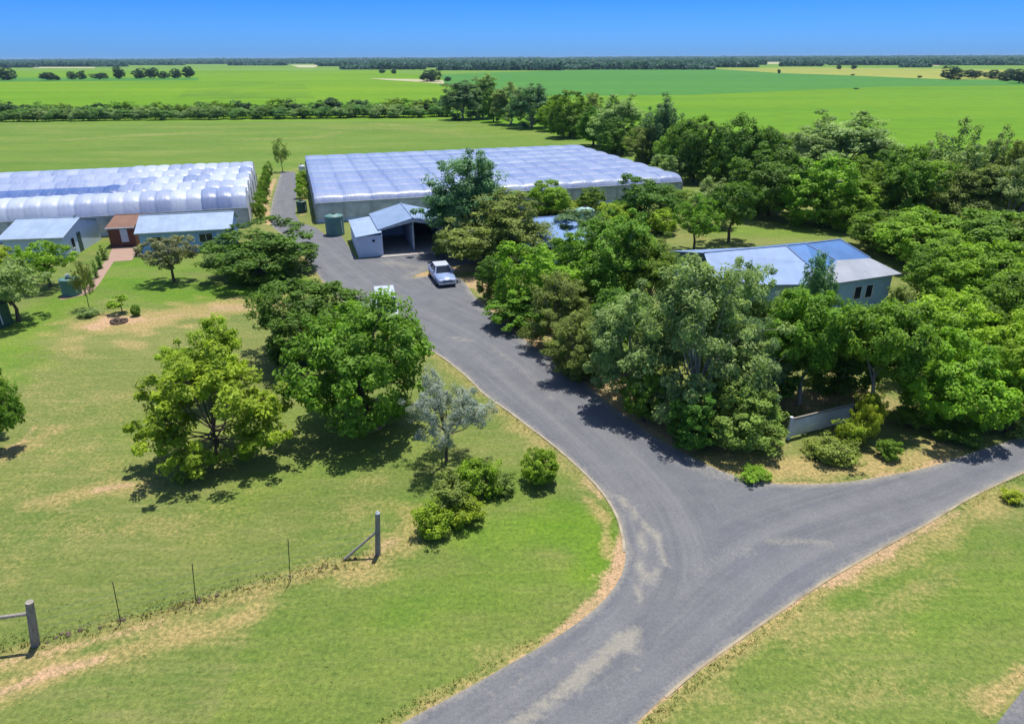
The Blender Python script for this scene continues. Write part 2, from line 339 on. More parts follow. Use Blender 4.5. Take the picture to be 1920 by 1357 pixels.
# lawn patches: (attribute, pixel polyline, radius m, strength)
PATCH = [
 ('dry', [(-60,1262),(80,1228),(200,1192),(330,1152),(450,1118),(600,1072),(700,1040)], .7, .66),
 ('soil', [(-60,1262),(80,1222),(190,1198),(300,1165)], .4, .55), ('soil', [(300,1170),(450,1120),(560,1088)], .25, .4),
 ('soil', [(-60,1315),(20,1290),(90,1262),(190,1235)], .35, .7), ('dry', [(-60,1300),(40,1280),(180,1235),(370,1185),(480,1150)], .7, .75),
 ('dry', [(660,1075),(760,1010),(780,960)], 1.0, .7), ('soil', [(690,1050),(735,1015)], .5, .6),
 ('soil', [(205,603),(245,600)], 1.5, 1.05), ('dry', [(190,605),(262,600)], 3.0, .8),
 ('soil', [(410,578),(480,574)], 1.5, .72), ('soil', [(290,598),(340,590)], .8, .55), ('dry', [(270,606),(340,588),(410,578),(500,574)], 2.6, .9),
 ('dry', [(240,645),(262,646)], 1.0, .7), ('dry', [(130,640),(145,665)], 1.2, .5), ('soil', [(185,918),(245,908)], .35, .7), ('dry', [(60,945),(150,925),(270,905)], 1.0, .65),
 ('soil', [(0,850),(45,828),(60,805)], .5, .55), ('dry', [(0,860),(60,830),(100,805)], 1.0, .6), ('dry', [(150,1000),(300,990),(420,960)], 1.4, .4),
 ('dry', [(0,700),(120,730),(200,850),(60,980),(0,1050)], 4.0, .28), ('dry', [(700,900),(640,960),(720,940)], 1.4, .35),
 ('soil', [(1176,995),(1166,1075),(1130,1125),(1085,1168),(1035,1205)], .62, .9), ('soil', [(1160,960),(1110,890),(1060,850)], .28, .55),
 ('soil', [(1035,1205),(960,1243),(890,1283),(820,1322),(760,1354),(700,1390)], .26, .6), ('dry', [(1035,1205),(960,1243),(890,1283),(820,1322),(700,1390)], .7, .6),
 ('soil', [(1060,850),(960,770),(870,695),(800,645)], .22, .6), ('dry', [(1100,900),(1000,815),(900,730),(815,660)], 1.1, .55),
 ('soil', [(1125,930),(1105,900)], .5, .65), ('dry', [(1140,1040),(1135,970),(1100,935)], .35, .7),
 ('soil', [(1190,1357),(1310,1252),(1455,1150),(1545,1092)], .16, .8), ('dry', [(1230,1340),(1380,1215),(1545,1105),(1700,1020),(1850,950)], .7, .6),
 ('soil', [(1545,1095),(1640,1042),(1700,1010)], .5, .75), ('soil', [(1640,1045),(1740,985),(1800,960)], .35, .65), ('dry', [(1650,1060),(1790,985),(1900,920)], 1., .6),
 ('dry', [(1440,1357),(1650,1280),(1800,1290)], 1.2, .35), ('dry', [(1480,1200),(1620,1150),(1760,1090)], .9, .4), ('dry', [(1850,1330),(1920,1260)], .5, .7),
 ('soil', [(1330,880),(1420,906),(1560,910),(1660,897),(1790,862)], .4, .72), ('dry', [(1320,868),(1420,880),(1560,875),(1700,865),(1780,850)], 1.3, .85),
 ('soil', [(890,560),(960,612),(1040,670),(1120,735),(1200,790),(1290,845)], .75, .8), ('soil', [(930,570),(1000,620),(1090,680),(1180,760),(1300,820)], 2.2, .72),
 ('dry', [(950,600),(1090,690),(1250,800),(1400,850)], 2.5, .6),
 ('soil', [(790,517),(830,504),(905,503)], .9, 1.), ('dry', [(840,508),(950,500)], 1.6, .8),
 ('soil', [(600,530),(588,505),(560,475)], .3, .5), ('dry', [(560,478),(610,540)], .9, .6),
 ('soil', [(505,420),(498,380),(515,335)], .7, .75), ('soil', [(566,405),(572,360),(566,330)], .6, .6), ('dry', [(510,330),(560,318)], 4., .4),
 ('dry', [(1240,470),(1290,480)], 2.2, .65), ('dry', [(1215,430),(1300,445)], 2., .4),
 ('dry', [(620,240),(760,242),(860,250)], 9., .34), ('dry', [(300,240),(420,240)], 7., .3), ('dry', [(480,262),(590,258),(640,248)], 5., .34), ('dry', [(120,262),(420,246)], 2.5, .4),
 ('dry', [(700,232),(770,237)], 4., .4), ('dry', [(20,238),(120,248)], 6., .3),
 ('lush', [(1010,985),(1090,985),(1130,1010),(1120,1060)], 1.6, .95), ('lush', [(880,1000),(980,1010),(1060,990)], 1.6, .75), ('lush', [(760,1150),(900,1100),(1000,1080)], 2.0, .55), ('lush', [(800,960),(900,930),(1000,900)], 1.5, .6),
 ('lush', [(430,940),(560,890),(680,860)], 1.5, .4), ('lush', [(300,800),(500,800),(640,790),(760,830)], 2.5, .35),
 ('lush', [(205,525),(260,530),(330,552),(440,548),(560,530)], 3.4, 1.), ('lush', [(250,495),(330,500),(420,495)], 2.8, .95), ('lush', [(-20,700),(20,640),(80,590),(140,560)], 2.6, .85), ('lush', [(150,470),(190,460)], 2., .7),
 ('lush', [(1750,1170),(1860,1120),(1960,1060)], 1.5, .55), ('lush', [(1890,925),(1910,915)], .4, .8), ('lush', [(1560,1140),(1700,1070),(1850,1000)], 1., .35),
 ('lush', [(1350,430),(1440,435),(1500,435)], 3.5, .7), ('lush', [(860,235),(940,262),(990,275)], 5., .8), ('lush', [(640,226),(830,224)], 5., .5),
 ('lush', [(0,265),(180,255),(330,265)], 8., .4), ('lush', [(1385,884),(1440,893)], .45, .95),
 ('soil', [(885,528),(935,560)], 1.7, .8), ('soil', [(1480,760),(1600,745)], 2.2, .6), ('soil', [(1300,640),(1420,640),(1560,700),(1700,780)], 3., .5),
]
PATCH = [(a, pts(p), r, s) for a, p, r, s in PATCH]
def lawn_attr(xy):
    out = {k: np.zeros(len(xy)) for k in ('dry', 'soil', 'lush')}
    wob = .25*np.sin(xy[:, 0]*1.7+np.sin(xy[:, 1]*2.3)*1.3)+.2*np.sin(xy[:, 1]*2.9+xy[:, 0]*.8)
    for a, p, r, s in PATCH:
        lo, hi = p.min(0)-3*r, p.max(0)+3*r
        m = np.all((xy > lo) & (xy < hi), axis=1)
        if not m.any(): continue
        d, _, _ = dist_poly(xy[m], p); d = d*(1+wob[m])
        v = s*np.exp(-(d/r)**2)
        out[a][m] = np.maximum(out[a][m], v)
    out['lush'] = np.maximum(out['lush'], .75*np.clip((xy[:, 1]-92)/30, 0, 1)+.25*np.clip((26-xy[:, 1])/8, 0, 1)*(xy[:, 0] > -9))
    return out

def sheet(name, xy_poly, z, mat):
    o = MB().poly(*[(x, y, z) for x, y in xy_poly]).build(name, mat)
    return tag(o, kind='structure')

# ground: one sheet to the horizon
gnd = field_mat('far_grass', (.10,.20,.02), (.14,.23,.03), .004, grain=.03)
n = 96; MB_ = MB()
MB_.add([(0,0,-.3)]+[(45000*math.cos(2*math.pi*i/n), 45000*math.sin(2*math.pi*i/n), -.3) for i in range(n)], [(0, 1+i, 1+(i+1)%n) for i in range(n)])
tag(MB_.build('ground', gnd), kind='structure')
# lawn: fine grid that thins with distance
ys = np.concatenate([np.linspace(-12, 11, 30)[:-1], np.geomspace(11, 228, 620)])
us = np.linspace(-1, 1, 620)
Y, U = np.meshgrid(ys, us, indexing='ij'); X = U*(np.maximum(Y, 5)*1.12+20)
xy = np.stack([X.ravel(), Y.ravel()], 1)
idx = np.arange(len(ys)*len(us)).reshape(len(ys), len(us))
F = np.stack([idx[:-1,:-1], idx[:-1,1:], idx[1:,1:], idx[1:,:-1]], -1).reshape(-1, 4)
me = npmesh('lawn', np.column_stack([xy, np.zeros(len(xy))]), F)
for k, v in lawn_attr(xy).items(): fattr(me, k, v)
tag(link('lawn', me, None, M['lawn']), kind='structure')

# driveway
def road_mesh(poly, name, step):
    g = []
    y = poly[:, 1].min()
    while y < poly[:, 1].max():
        s = step*max(1, y/28)
        xs = np.arange(poly[:, 0].min(), poly[:, 0].max(), s)
        g.append(np.column_stack([xs+rng.uniform(-.05, .05, len(xs))*s, np.full(len(xs), y)])); y += s
    g = np.vstack(g); g = g[inside(g, poly)]
    d, _, _ = dist_poly(g, np.vstack([poly, poly[:1]])); g = g[d > step*.45]
    V = [Vector(p) for p in poly]+[Vector(p) for p in g]; n = len(poly)
    r = delaunay_2d_cdt(V, [(i, (i+1) % n) for i in range(n)], [], 1, 1e-4)
    vs = np.array([tuple(v) for v in r[0]]); fs = np.array([f for f in r[2] if len(f) == 3])
    cen = vs[fs].mean(1); fs = fs[inside(cen, poly)]
    a, b, c = vs[fs[:, 0]], vs[fs[:, 1]], vs[fs[:, 2]]
    fl = ((b-a)[:, 0]*(c-a)[:, 1]-(b-a)[:, 1]*(c-a)[:, 0]) < 0; fs[fl] = fs[fl][:, ::-1]
    return npmesh(name, np.column_stack([vs, np.full(len(vs), .006)]), fs), vs
me, vs = road_mesh(ROAD, 'driveway', .33)
d1, s1, e1 = dist_poly(vs, CEN1); d2, s2, e2 = dist_poly(vs, CEN2)
use1 = d1 < d2; ac = np.where(use1, d1*e1, d2*e2); al = np.where(use1, s1, s2+200)
fattr(me, 'across', ac); fattr(me, 'along', al)
fattr(me, 'track', np.exp(-((np.abs(ac)-.85)/.3)**2))
DUST = [([(1190,1185),(1150,1215),(1105,1255),(1060,1290)], .30, 1.), ([(1165,1195),(1190,1215)], .28, .9), ([(1100,1265),(1040,1305),(980,1350),(900,1400)], .26, .85), ([(1190,1250),(1130,1300)], .1, .6),
        ([(1160,930),(1200,975),(1235,1010)], .2, .8), ([(1205,985),(1203,1040),(1200,1090),(1195,1125)], .16, .75), ([(1235,1010),(1245,1060),(1220,1085)], .16, .65), ([(1240,1085),(1205,1095)], .12, .6),
        ([(1440,1014),(1500,1012),(1560,1020)], .25, .55), ([(850,632),(880,640)], .35, .6), ([(900,640),(960,680),(1040,750)], .25, .35), ([(720,492),(800,502),(768,518)], 1.2, .45),
        ([(1080,1220),(1000,1260),(930,1300),(850,1350)], .12, .4), ([(1300,1080),(1340,1050),(1400,1030)], .5, .28), ([(1260,860),(1330,885),(1420,905)], .5, .4), ([(1140,760),(1200,805),(1290,858)], .4, .5), ([(900,575),(980,640),(1080,715)], .5, .5)]
du = np.zeros(len(vs))
for p, r, s in DUST: du = np.maximum(du, s*np.exp(-(dist_poly(vs, pts(p))[0]/r)**2))
for e, r, s in ((EDGE_L, .22, .6), (EDGE_LR, .2, .6), (EDGE_UR, .3, .7)): du = np.maximum(du, s*np.exp(-(dist_poly(vs, e)[0]/r)**2))
fattr(me, 'dust', du)
tag(link('driveway', me, None, M['asphalt']), kind='structure')
_a, _b = pts([(1868,1357),(1922,1288)]); _d = (_b-_a)/np.linalg.norm(_b-_a); _n = np.array([_d[1], -_d[0]])*2.6
FOOT = np.array([_a-_d*22, _a-_d*6, _a, _b, _b+_d*14, _b+_d*50, _b+_d*50+_n, _b+_n, _a+_n, _a-_d*22+_n])
me, vs = road_mesh(FOOT, 'footpath', .4)
for k in ('across', 'along', 'track'): fattr(me, k, np.zeros(len(vs)))
fattr(me, 'dust', np.full(len(vs), .3)); tag(link('footpath', me, None, M['asphalt']), kind='structure')

def strip(name, pl, wd, h, mat, side=1):
    """kerb swept along a polyline, butted against the outside of the road edge"""
    b = MB(); n = len(pl); tn = np.gradient(pl, axis=0); tn /= np.linalg.norm(tn, axis=1)[:, None]; nr = np.stack([-tn[:, 1], tn[:, 0]], 1)*side
    vs = []
    for i in range(n):
        q = pl[i]+nr[i]*wd; hh = h*(.75+.25*math.sin(i*1.7)); vs += [(*pl[i], -.05), (*pl[i], hh), (*q, hh), (*q, -.05)]
    fs = [(4*i+j, 4*i+j+1, 4*i+5+j, 4*i+4+j) for i in range(n-1) for j in range(3)]+[(0,3,2,1), (4*n-4,4*n-3,4*n-2,4*n-1)]
    return b.add(vs, fs).build(name, mat)
d0 = np.argmin(np.hypot(*(EDGE_L-np.array(P(606,528)[:2])).T)); dE = np.argmin(np.hypot(*(EDGE_L-np.array(P(1170,1060)[:2])).T))
tag(strip('kerb', EDGE_L[d0:dE], .11, .05, M['kerb'], -1), kind='structure')
tag(strip('kerb', EDGE_LR[5:-7], .10, .03, M['kerb_worn'], -1), kind='structure')

# fields
def field(lst, z, mat, name='field'): return sheet(name, [tuple(p) for p in pts(lst, z)], z, mat)
FA = field_mat('field_bright', (.076,.188,.004), (.148,.248,.006), .012, grain=.12)
FB = field_mat('field_lime', (.082,.190,.006), (.124,.228,.008), .014, grain=.12)
FC = field_mat('field_teal', (.050,.165,.026), (.066,.185,.026), .01, grain=.08)
FD = field_mat('field_straw', (.20,.24,.04), (.27,.27,.06), .006, grain=.05)
FE = field_mat('field_rows', (.076,.188,.004), (.148,.248,.006), .012, (.085, R(20), (.045,.11,.02), .85), grain=.12)
FP = field_mat('field_pale', (.30,.30,.16), (.40,.38,.24), .003, grain=.03)
field([(-900,228.5),(838,219),(900,226),(1400,330),(2800,330),(2800,260),(2600,160),(860,150),(720,133),(-900,133)], -.12, FA)
field([(846,223),(960,236),(1100,264),(1250,300),(1420,300),(1700,275),(2000,300),(3000,330),(2600,160),(1920,160),(1650,162),(1300,178),(1000,180),(835,160)], .012, FB)
field([(835,160),(1000,180),(1300,178),(1650,163),(1920,160.5),(2300,158),(2300,152),(1766,149),(1600,142),(1460,137),(1340,129.5),(1100,131),(900,137),(826,140)], .03, FC)
field([(1330,128.6),(1340,129.5),(1460,137),(1600,142),(1766,149),(1950,150),(1950,132),(1760,129.5),(1500,126.5)], -.06, FD)
field([(330,185),(590,184),(570,158),(430,152),(365,160)], -.06, FE)
field([(-300,146),(372,146),(372,151),(-300,156)], -.05, FC)
field([(690,147),(800,149),(855,152),(835,158),(800,155),(720,150)], -.05, FP, 'dirt_track')
for a in ([(62,126.2),(178,126.2),(178,128.4),(62,128.2)], [(545,122),(600,122),(590,127),(560,127)], [(808,119.4),(848,119.4),(840,122),(806,122)], [(230,119.5),(285,119.5),(280,121),(232,121)],
          [(1190,116.4),(1290,116),(1290,119),(1195,119)], [(1420,117),(1470,116.7),(1465,120.8),(1430,120.8)], [(1740,121.5),(1765,121.5),(1760,124),(1742,124)], [(1860,118.6),(1890,118.4),(1888,121.5),(1862,121.5)], [(340,116.4),(420,116.2),(410,118.6),(345,118.6)]):
    field(a, -.03, FP)
# brick and dirt paths
tag(MB().poly(*[tuple(P(x, y, .012)) for x, y in [(200,491),(247,488),(263,462),(211,464)]]).build('brick_path', M['brick']), kind='structure')
pp = catmull(pts([(206,489),(190,512),(172,538),(150,552),(112,560)]), .6); tn = np.gradient(pp, axis=0); tn /= np.linalg.norm(tn, axis=1)[:, None]; nr = np.stack([-tn[:, 1], tn[:, 0]], 1)*.42
b = MB()
for i in range(len(pp)-1): b.poly(*[(*q, .010) for q in (pp[i]-nr[i], pp[i]+nr[i], pp[i+1]+nr[i+1], pp[i+1]-nr[i+1])])
tag(b.build('garden_path', M['brick']), kind='structure')

# ------------------------------------------------------------------ foliage
def leaves(clumps, per, size, up=.8, rnd=.6, flat=.75, seed=0, drop=0., narrow=.5):
    """clumps: rows of x y z r nx ny nz; returns verts, quads, tint per face"""
    g = np.random.default_rng(seed)
    c = np.repeat(clumps, per, axis=0); n = len(c)
    d = g.normal(size=(n, 3)); d /= np.linalg.norm(d, axis=1)[:, None]
    rad = c[:, 3:4]*(.35+.75*g.random((n, 1))**.6)
    off = d*rad; off[:, 2] *= flat; off[:, 2] -= drop*c[:, 3]*g.random(n)
    p = c[:, :3]+off
    nm = .8*d+.5*c[:, 4:7]+np.array([0, 0, up])+rnd*g.normal(size=(n, 3))
    nm /= np.linalg.norm(nm, axis=1)[:, None]
    t = np.cross(nm, g.normal(size=(n, 3))); t[:, 2] -= drop*.8; t -= nm*(t*nm).sum(1)[:, None]; t /= np.linalg.norm(t, axis=1)[:, None]+1e-9
    b = np.cross(nm, t); s = size*(.65+.7*g.random((n, 1)))
    v = np.stack([p-t*s*.5, p+b*s*narrow*.5+nm*s*.08, p+t*s*.5, p-b*s*narrow*.5+nm*s*.08], 1).reshape(-1, 3)
    f = np.arange(4*n).reshape(n, 4)
    ct = g.random(len(clumps)); tint = np.clip(.65*np.repeat(ct, per)+.35*g.random(n), 0, 1)
    return v, f, tint

def ell_pts(g, n, zmin=-1.):
    d = g.normal(size=(int(n*3)+20, 3)); d /= np.linalg.norm(d, axis=1)[:, None]; return d[d[:, 2] > zmin][:n]

def lobed(seed, H, W, nl, nc, cr, z0, gap=.2, lob=.45, spread=.62):
    """clumps over the surfaces of several lobes: the uneven crown of a broadleaf tree"""
    g = np.random.default_rng(seed); L = []
    cz = z0+(H-z0)*.48; rz = (H-z0)*.5
    for i, d in enumerate(ell_pts(g, nl, -.85)):
        k = spread*(.8+.4*g.random()); lr = lob*(.65+.6*g.random())
        L.append((np.array([d[0]*W/2*k, d[1]*W/2*k, cz+d[2]*rz*k]), np.array([W/2*lr, W/2*lr, rz*lr*1.0])))
    L.append((np.array([0, 0, cz]), np.array([W/2*.6, W/2*.6, rz*.68])))
    C = []
    for c, r in L:
        m = max(3, int(nc/len(L)*(r[0]*2/W/lob)**1.3))
        for d in ell_pts(g, m):
            p = c+d*r*(.85+.3*g.random())
            if any(np.linalg.norm((p-c2)/r2) < .78 for c2, r2 in L if c2 is not c): continue
            if g.random() < gap or p[2] < z0*.75: continue
            o = d+.6*(p-np.array([0, 0, cz]))/max(W/2, rz); o /= np.linalg.norm(o)
            C.append([*p, cr*(.6+.75*g.random()), *o])
    for d in ell_pts(g, max(4, nc//14)):
        k = .55*g.random()**.4; C.append([d[0]*W/2*k, d[1]*W/2*k, cz+d[2]*rz*k, cr*1.3, *d])
    return np.array(C)

def branched(seed, H, W, limbs, sub, cr, z0, up=.9, hz=.55, fork=.28):
    """clumps at the ends of limbs and their side branches, with air between; also returns the branch lines"""
    g = np.random.default_rng(seed); C = []; B = []
    for i in range(limbs):
        a = 2*math.pi*(i/limbs+.12*g.normal()); e = g.uniform(.0, 1.)**.75
        reach = W/2*(1-.75*e**2)*min(1, .4+1.9*e)*(.7+.45*g.random()); zt = z0+(H-z0)*(.06+.92*e)*(.9+.15*g.random())
        s = np.array([0, 0, H*fork*(.7+.6*g.random())]); t = np.array([math.cos(a)*reach, math.sin(a)*reach, zt])
        m = s*.5+t*.5+np.array([0, 0, -.06*H]) if up > .5 else s*.5+t*.5+np.array([0, 0, .08*H])
        B.append((s, m, .045*H*.2)); B.append((m, t, .028*H*.2))
        for k in range(sub):
            q = .35+.65*(k+.6*g.random())/sub; base = m*(1-q)+t*q if q > .3 else s
            o = g.normal(size=3)*np.array([1, 1, hz]); o /= np.linalg.norm(o); o = o+.45*np.array([math.cos(a), math.sin(a), .5])
            p = base+o*W*.13*(.5+g.random())
            if p[2] < z0*.7: p[2] = z0*.7+.2*g.random()
            if k % 2 == 0: B.append((base, p, .012*H*.2))
            n = p-np.array([0, 0, z0+(H-z0)*.4]); n /= np.linalg.norm(n)+1e-6
            C.append([*p, cr*(.55+.8*g.random()), *n])
        C.append([*t, cr, math.cos(a)*.5, math.sin(a)*.5, .7])
    return np.array(C), B

def poplar_c(seed, H, W, shoots, cr, z0):
    g = np.random.default_rng(seed); C = []
    for i in range(shoots):
        r = W/2*math.sqrt(g.random())*.85; a = g.uniform(0, 2*math.pi); top = H*(1-.42*(r/(W/2))**1.3)*(.82+.2*g.random())
        for z in np.arange(z0*(.6+.8*g.random()), top, cr*1.15):
            q = (z-z0)/(top-z0+.01); k = 1+.3*q
            C.append([r*math.cos(a)*k+g.normal()*.1, r*math.sin(a)*k+g.normal()*.1, z, cr*(1.15-.6*max(q, 0))*(.7+.5*g.random()), math.cos(a)*.7, math.sin(a)*.7, .4])
    return np.array(C)

PROTO = {}
def proto(kind, H, W, C, per, size, seed, trunk_r=.16, trunk_h=.4, B=None, bark='bark', limbs=9, lean=.05, **kw):
    v, f, t = leaves(C, per, size, seed=seed, **kw)
    me = npmesh('crown_'+kind, v, f); fattr(me, 'tint', t, 'FACE'); me.materials.append(M['foliage'])
    tb = MB(); g = np.random.default_rng(seed+77); n = 7
    if trunk_r:
        pr = Vector((0, 0, -.12)); r = trunk_r*1.35; hz = H*trunk_h
        for i in range(1, 5):
            q = Vector((lean*H*math.sin(i*1.1+seed)*i/4, lean*H*math.cos(i*1.7+seed)*i/4, hz*i/4)); tb.tube(pr, q, r, r*.82, n, False); pr = q; r *= .82
        if B is None:
            for c in C[g.permutation(len(C))[:limbs]]:
                e = Vector(c[:3]); m = (pr*.55+e*.45)+Vector((0, 0, .03*H)); s = Vector((pr.x, pr.y, hz*(.6+.4*g.random()))); tb.tube(s, m, r*.62, r*.4, 5, False); tb.tube(m, e, r*.4, r*.13, 5, False)
        else:
            for s, e, w in B: tb.tube(s, e, max(w, .02), max(w*.6, .012), 5, False)
        tm = tb.mesh('trunk_'+kind, True); tm.materials.append(M[bark])
    else: tm = None
    H = np.percentile(v[:, 2], 99.7); W = 2*np.percentile(np.hypot(v[:, 0], v[:, 1]), 97)
    PROTO.setdefault(kind, []).append((me, tm, H, W))

for s in (1, 2, 3):
    proto('round', 7.2, 7.4, lobed(s, 7.2, 7.4, 24, 700, .5, .45, .10, .42, .66), 80, .27, s, .2, .3, flat=.7)
for s in (4, 5, 6):
    C, B = branched(s, 6.4, 7.2, 23, 9, .45, .1); proto('open', 6.4, 7.2, C, 85, .25, s, .15, .28, B, flat=.75)
for s in (7, 8, 9):
    C, B = branched(s, 9., 7.6, 30, 9, .58, .35, hz=.8, fork=.2); proto('gum', 9., 7.6, C, 105, .25, s, .19, .24, B, 'pale_bark', flat=.7, drop=.12, narrow=.46)
for s in (10, 11, 40):
    C = np.vstack([lobed(s, 8.2, 7., 22, 560, .52, .3, .12, .40, .66)]); proto('dense', 8.2, 7., C, 75, .28, s, .2, .3, flat=.65)
for s in (12, 13, 14):
    proto('poplar', 10., 4.6, poplar_c(s, 10., 4.6, 34, .62, .4), 46, .26, s, .16, .6, bark='pale_bark', limbs=5, flat=1.2, up=.2, narrow=.45)
for s in (15, 16):
    proto('bush', 2., 2.2, lobed(s, 2., 2.2, 20, 340, .2, .02, .03, .5, .42), 60, .13, s, 0)
for s in (41, 42):
    proto('canopy', 7., 6.6, lobed(s, 7., 6.6, 20, 560, .46, 2.5, .12, .4, .64), 80, .26, s, .15, .42, bark='pale_bark', lean=.05)
for s in (17,):
    C, B = branched(s, 4.6, 4.1, 17, 11, .27, 1.5, hz=.7, fork=.33); proto('silver', 4.6, 4.1, C, 70, .12, s, .08, .34, B, up=.5, narrow=.35)
for s in (18, 19):
    C, B = branched(s, 2.6, 1.8, 9, 5, .2, .7, fork=.35); proto('sapling', 2.6, 1.8, C, 34, .17, s, .04, .45, B)
for s in (20, 21):
    C, B = branched(s, 1.6, 2.0, 20, 6, .2, .05, fork=.05); proto('loose_bush', 1.6, 2.0, C, 32, .13, s, .03, .1, B)
for s in (22, 23):
    proto('small', 4., 4.4, lobed(s, 4., 4.4, 13, 230, .3, 1.4, .2, .42, .66), 55, .19, s, .11, .42, lean=.03)
for s in (24, 25, 26):
    proto('far_tree', 10., 9., lobed(s, 10., 9., 10, 200, 1.2, .1, .05, .5, .5), 30, .8, s, .3, .25, limbs=3)
for s in (27, 28, 29):
    proto('hedge', 4.4, 4.2, lobed(s, 4.4, 4.2, 9, 130, .55, .05, .08, .5, .55), 40, .36, s, .09, .3, limbs=3)
for s in (30,):
    proto('cypress', 2.2, .7, poplar_c(s, 2.2, .7, 7, .15, .1), 24, .1, s, .03, .4, limbs=0)

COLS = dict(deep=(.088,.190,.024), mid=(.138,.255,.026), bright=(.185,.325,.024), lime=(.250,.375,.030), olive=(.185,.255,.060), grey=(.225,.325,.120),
            silver=(.27,.325,.335), brown=(.20,.21,.12), blue=(.125,.235,.11), far=(.04,.095,.045), fargrey=(.24,.35,.15), hedge=(.14,.26,.075), yellow=(.33,.40,.03))
counts = {}
def tree(kind, bx, by, top, wpx, col, label=None, name='tree', cat='tree', group=None, rot=None, base=None, hw=None):
    b = base if base is not None else P(bx, by)
    if hw: h, wd = hw
    else:
        dist = FPX/math.hypot(b.y, HC)
        h = max(.3, topz(b, bx, top)*1.0); wd = wpx/dist*(1. if b.y < 60 else 1.26 if kind in ('gum', 'poplar') else 1.15)
    lst = PROTO[kind]; i = counts.get(kind, 0); counts[kind] = i+1
    cm, tm, H, W = lst[i % len(lst)]
    rot = rot if rot is not None else (i*2.399) % 6.283
    root = empty(name, label, cat, b, rot, group); root.scale = (wd/W, wd/W, h/H)
    c = COLS[col] if isinstance(col, str) else col
    o = link('crown' if name.endswith('tree') else 'foliage', cm, root); o.color = (*c, 1)
    if tm is not None:
        link('trunk' if name.endswith('tree') else 'stem', tm, root)
    return root
bt = 'broadleaf_tree'
# --- lawn on this side of the driveway
tree('round', 690, 792, 556, 262, 'mid', 'largest dome-shaped green tree on the lawn beside the driveway', bt)
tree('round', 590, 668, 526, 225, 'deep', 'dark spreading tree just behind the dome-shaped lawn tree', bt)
tree('open', 402, 748, 596, 158, 'lime', 'pale yellow-green airy tree showing above the bigger yellow-green lawn tree', bt)
tree('open', 412, 862, 655, 258, (.235,.350,.028), 'wide open-branched yellow-green tree casting a jagged shadow on the front lawn', bt, rot=2.6)
tree('silver', 838, 864, 700, 168, 'silver', 'small silvery-leaved tree beside the driveway, in front of the dome-shaped tree', 'silver_tree')
tree('bush', 1011, 905, 846, 70, 'bright', 'round clipped-looking bright green bush alone on the verge near the driveway bend', 'bush', 'bush')
tree('loose_bush', 812, 1000, 945, 75, 'lime', 'light green bush nearest the tall fence post, at the end of the verge shrubs', 'shrub', 'shrub')
tree('loose_bush', 848, 962, 898, 92, 'olive', 'darkest grey-green shrub in the middle of the verge shrubs', 'shrub', 'shrub')
tree('loose_bush', 872, 980, 935, 72, 'lime', 'low leafy green shrub in front of the darkest verge shrub', 'shrub', 'shrub')
tree('loose_bush', 898, 928, 868, 84, 'bright', 'loose green shrub below the silvery tree, behind the darkest verge shrub', 'shrub', 'shrub')
tree('loose_bush', 940, 920, 884, 58, 'olive', 'small olive shrub between the loose verge shrubs and the round bush', 'shrub', 'shrub')
tree('loose_bush', 872, 905, 885, 60, 'lime', 'low yellow-green growth right under the shadow of the silvery tree', 'shrub', 'shrub')
tree('dense', 493, 515, 420, 185, 'deep', 'dark low spreading tree on the lawn at the right end of the white cottage', bt)
tree('small', 327, 528, 445, 98, 'brown', 'brownish umbrella-shaped little tree on a round patch of shade before the cottage', 'ornamental_tree')
tree('small', 95, 537, 450, 112, 'bright', 'fresh green round tree in front of the white gabled shed', bt)
tree('small', 36, 603, 492, 135, 'grey', 'grey-green tree with a bare trunk beside the dark tank at the left edge', bt)
tree('small', 2, 530, 448, 74, 'lime', 'yellow-green tree at the left edge, behind the grey-green tree', bt)
tree('silver', 168, 578, 488, 40, 'olive', 'thin sapling with sparse leaves beside the garden path', 'sapling_tree')
tree('open', -6, 832, 672, 140, 'mid', 'half-seen green tree cut by the left edge, above a bare patch of lawn', bt, rot=1.0)
tree('sapling', 229, 586, 553, 44, 'lime', 'small yellow-green bush behind the fire pit', 'bush', 'bush')
tree('bush', 257, 592, 572, 20, 'mid', 'tiny dark bush at the right of the fire pit', 'bush', 'bush')
tree('loose_bush', 168, 592, 578, 40, 'grey', 'low grey bush at the foot of the thin sapling', 'bush', 'bush')
tree('bush', 402, 496, 474, 32, 'grey', 'small grey-green shrub below the cottage double window', 'shrub', 'shrub')
tree('bush', 432, 502, 482, 26, 'mid', 'little dark shrub between the cottage and the low spreading tree', 'shrub', 'shrub')
tree('bush', 412, 472, 448, 40, 'blue', 'bluish shrub against the right end of the cottage wall', 'shrub', 'shrub')
for q, (x, y, t) in enumerate([(196,487,460),(190,503,472),(181,521,488),(174,538,500)]):
    tree('cypress', x, y, t, 13, 'deep', 'narrow dark cypress in the short row along the left garden path', 'cypress', 'cypress', 'cypresses along the garden path')
# --- along the lane between the tunnels
for q, (x, y, t, wd) in enumerate([(504,342,302,16),(500,358,318,19),(496,376,334,21),(492,394,352,23),(489,411,368,24)]):
    tree('hedge', x, y, t, wd, 'mid', 'tall narrow shrub trained against the end of the left-hand tunnels', 'shrub', 'shrub', 'shrubs along the left tunnel wall')
for q, (x, y, t, wd) in enumerate([(567,345,318,18),(567,358,330,20),(566,372,345,22)]):
    tree('hedge', x, y, t, wd, 'bright', 'green shrub growing behind the dark green tank by the lane', 'shrub', 'shrub', 'shrubs along the right side of the lane')
tree('silver', 530, 322, 260, 28, 'olive', 'thin upright tree standing at the far end of the paved lane', 'slender_tree')
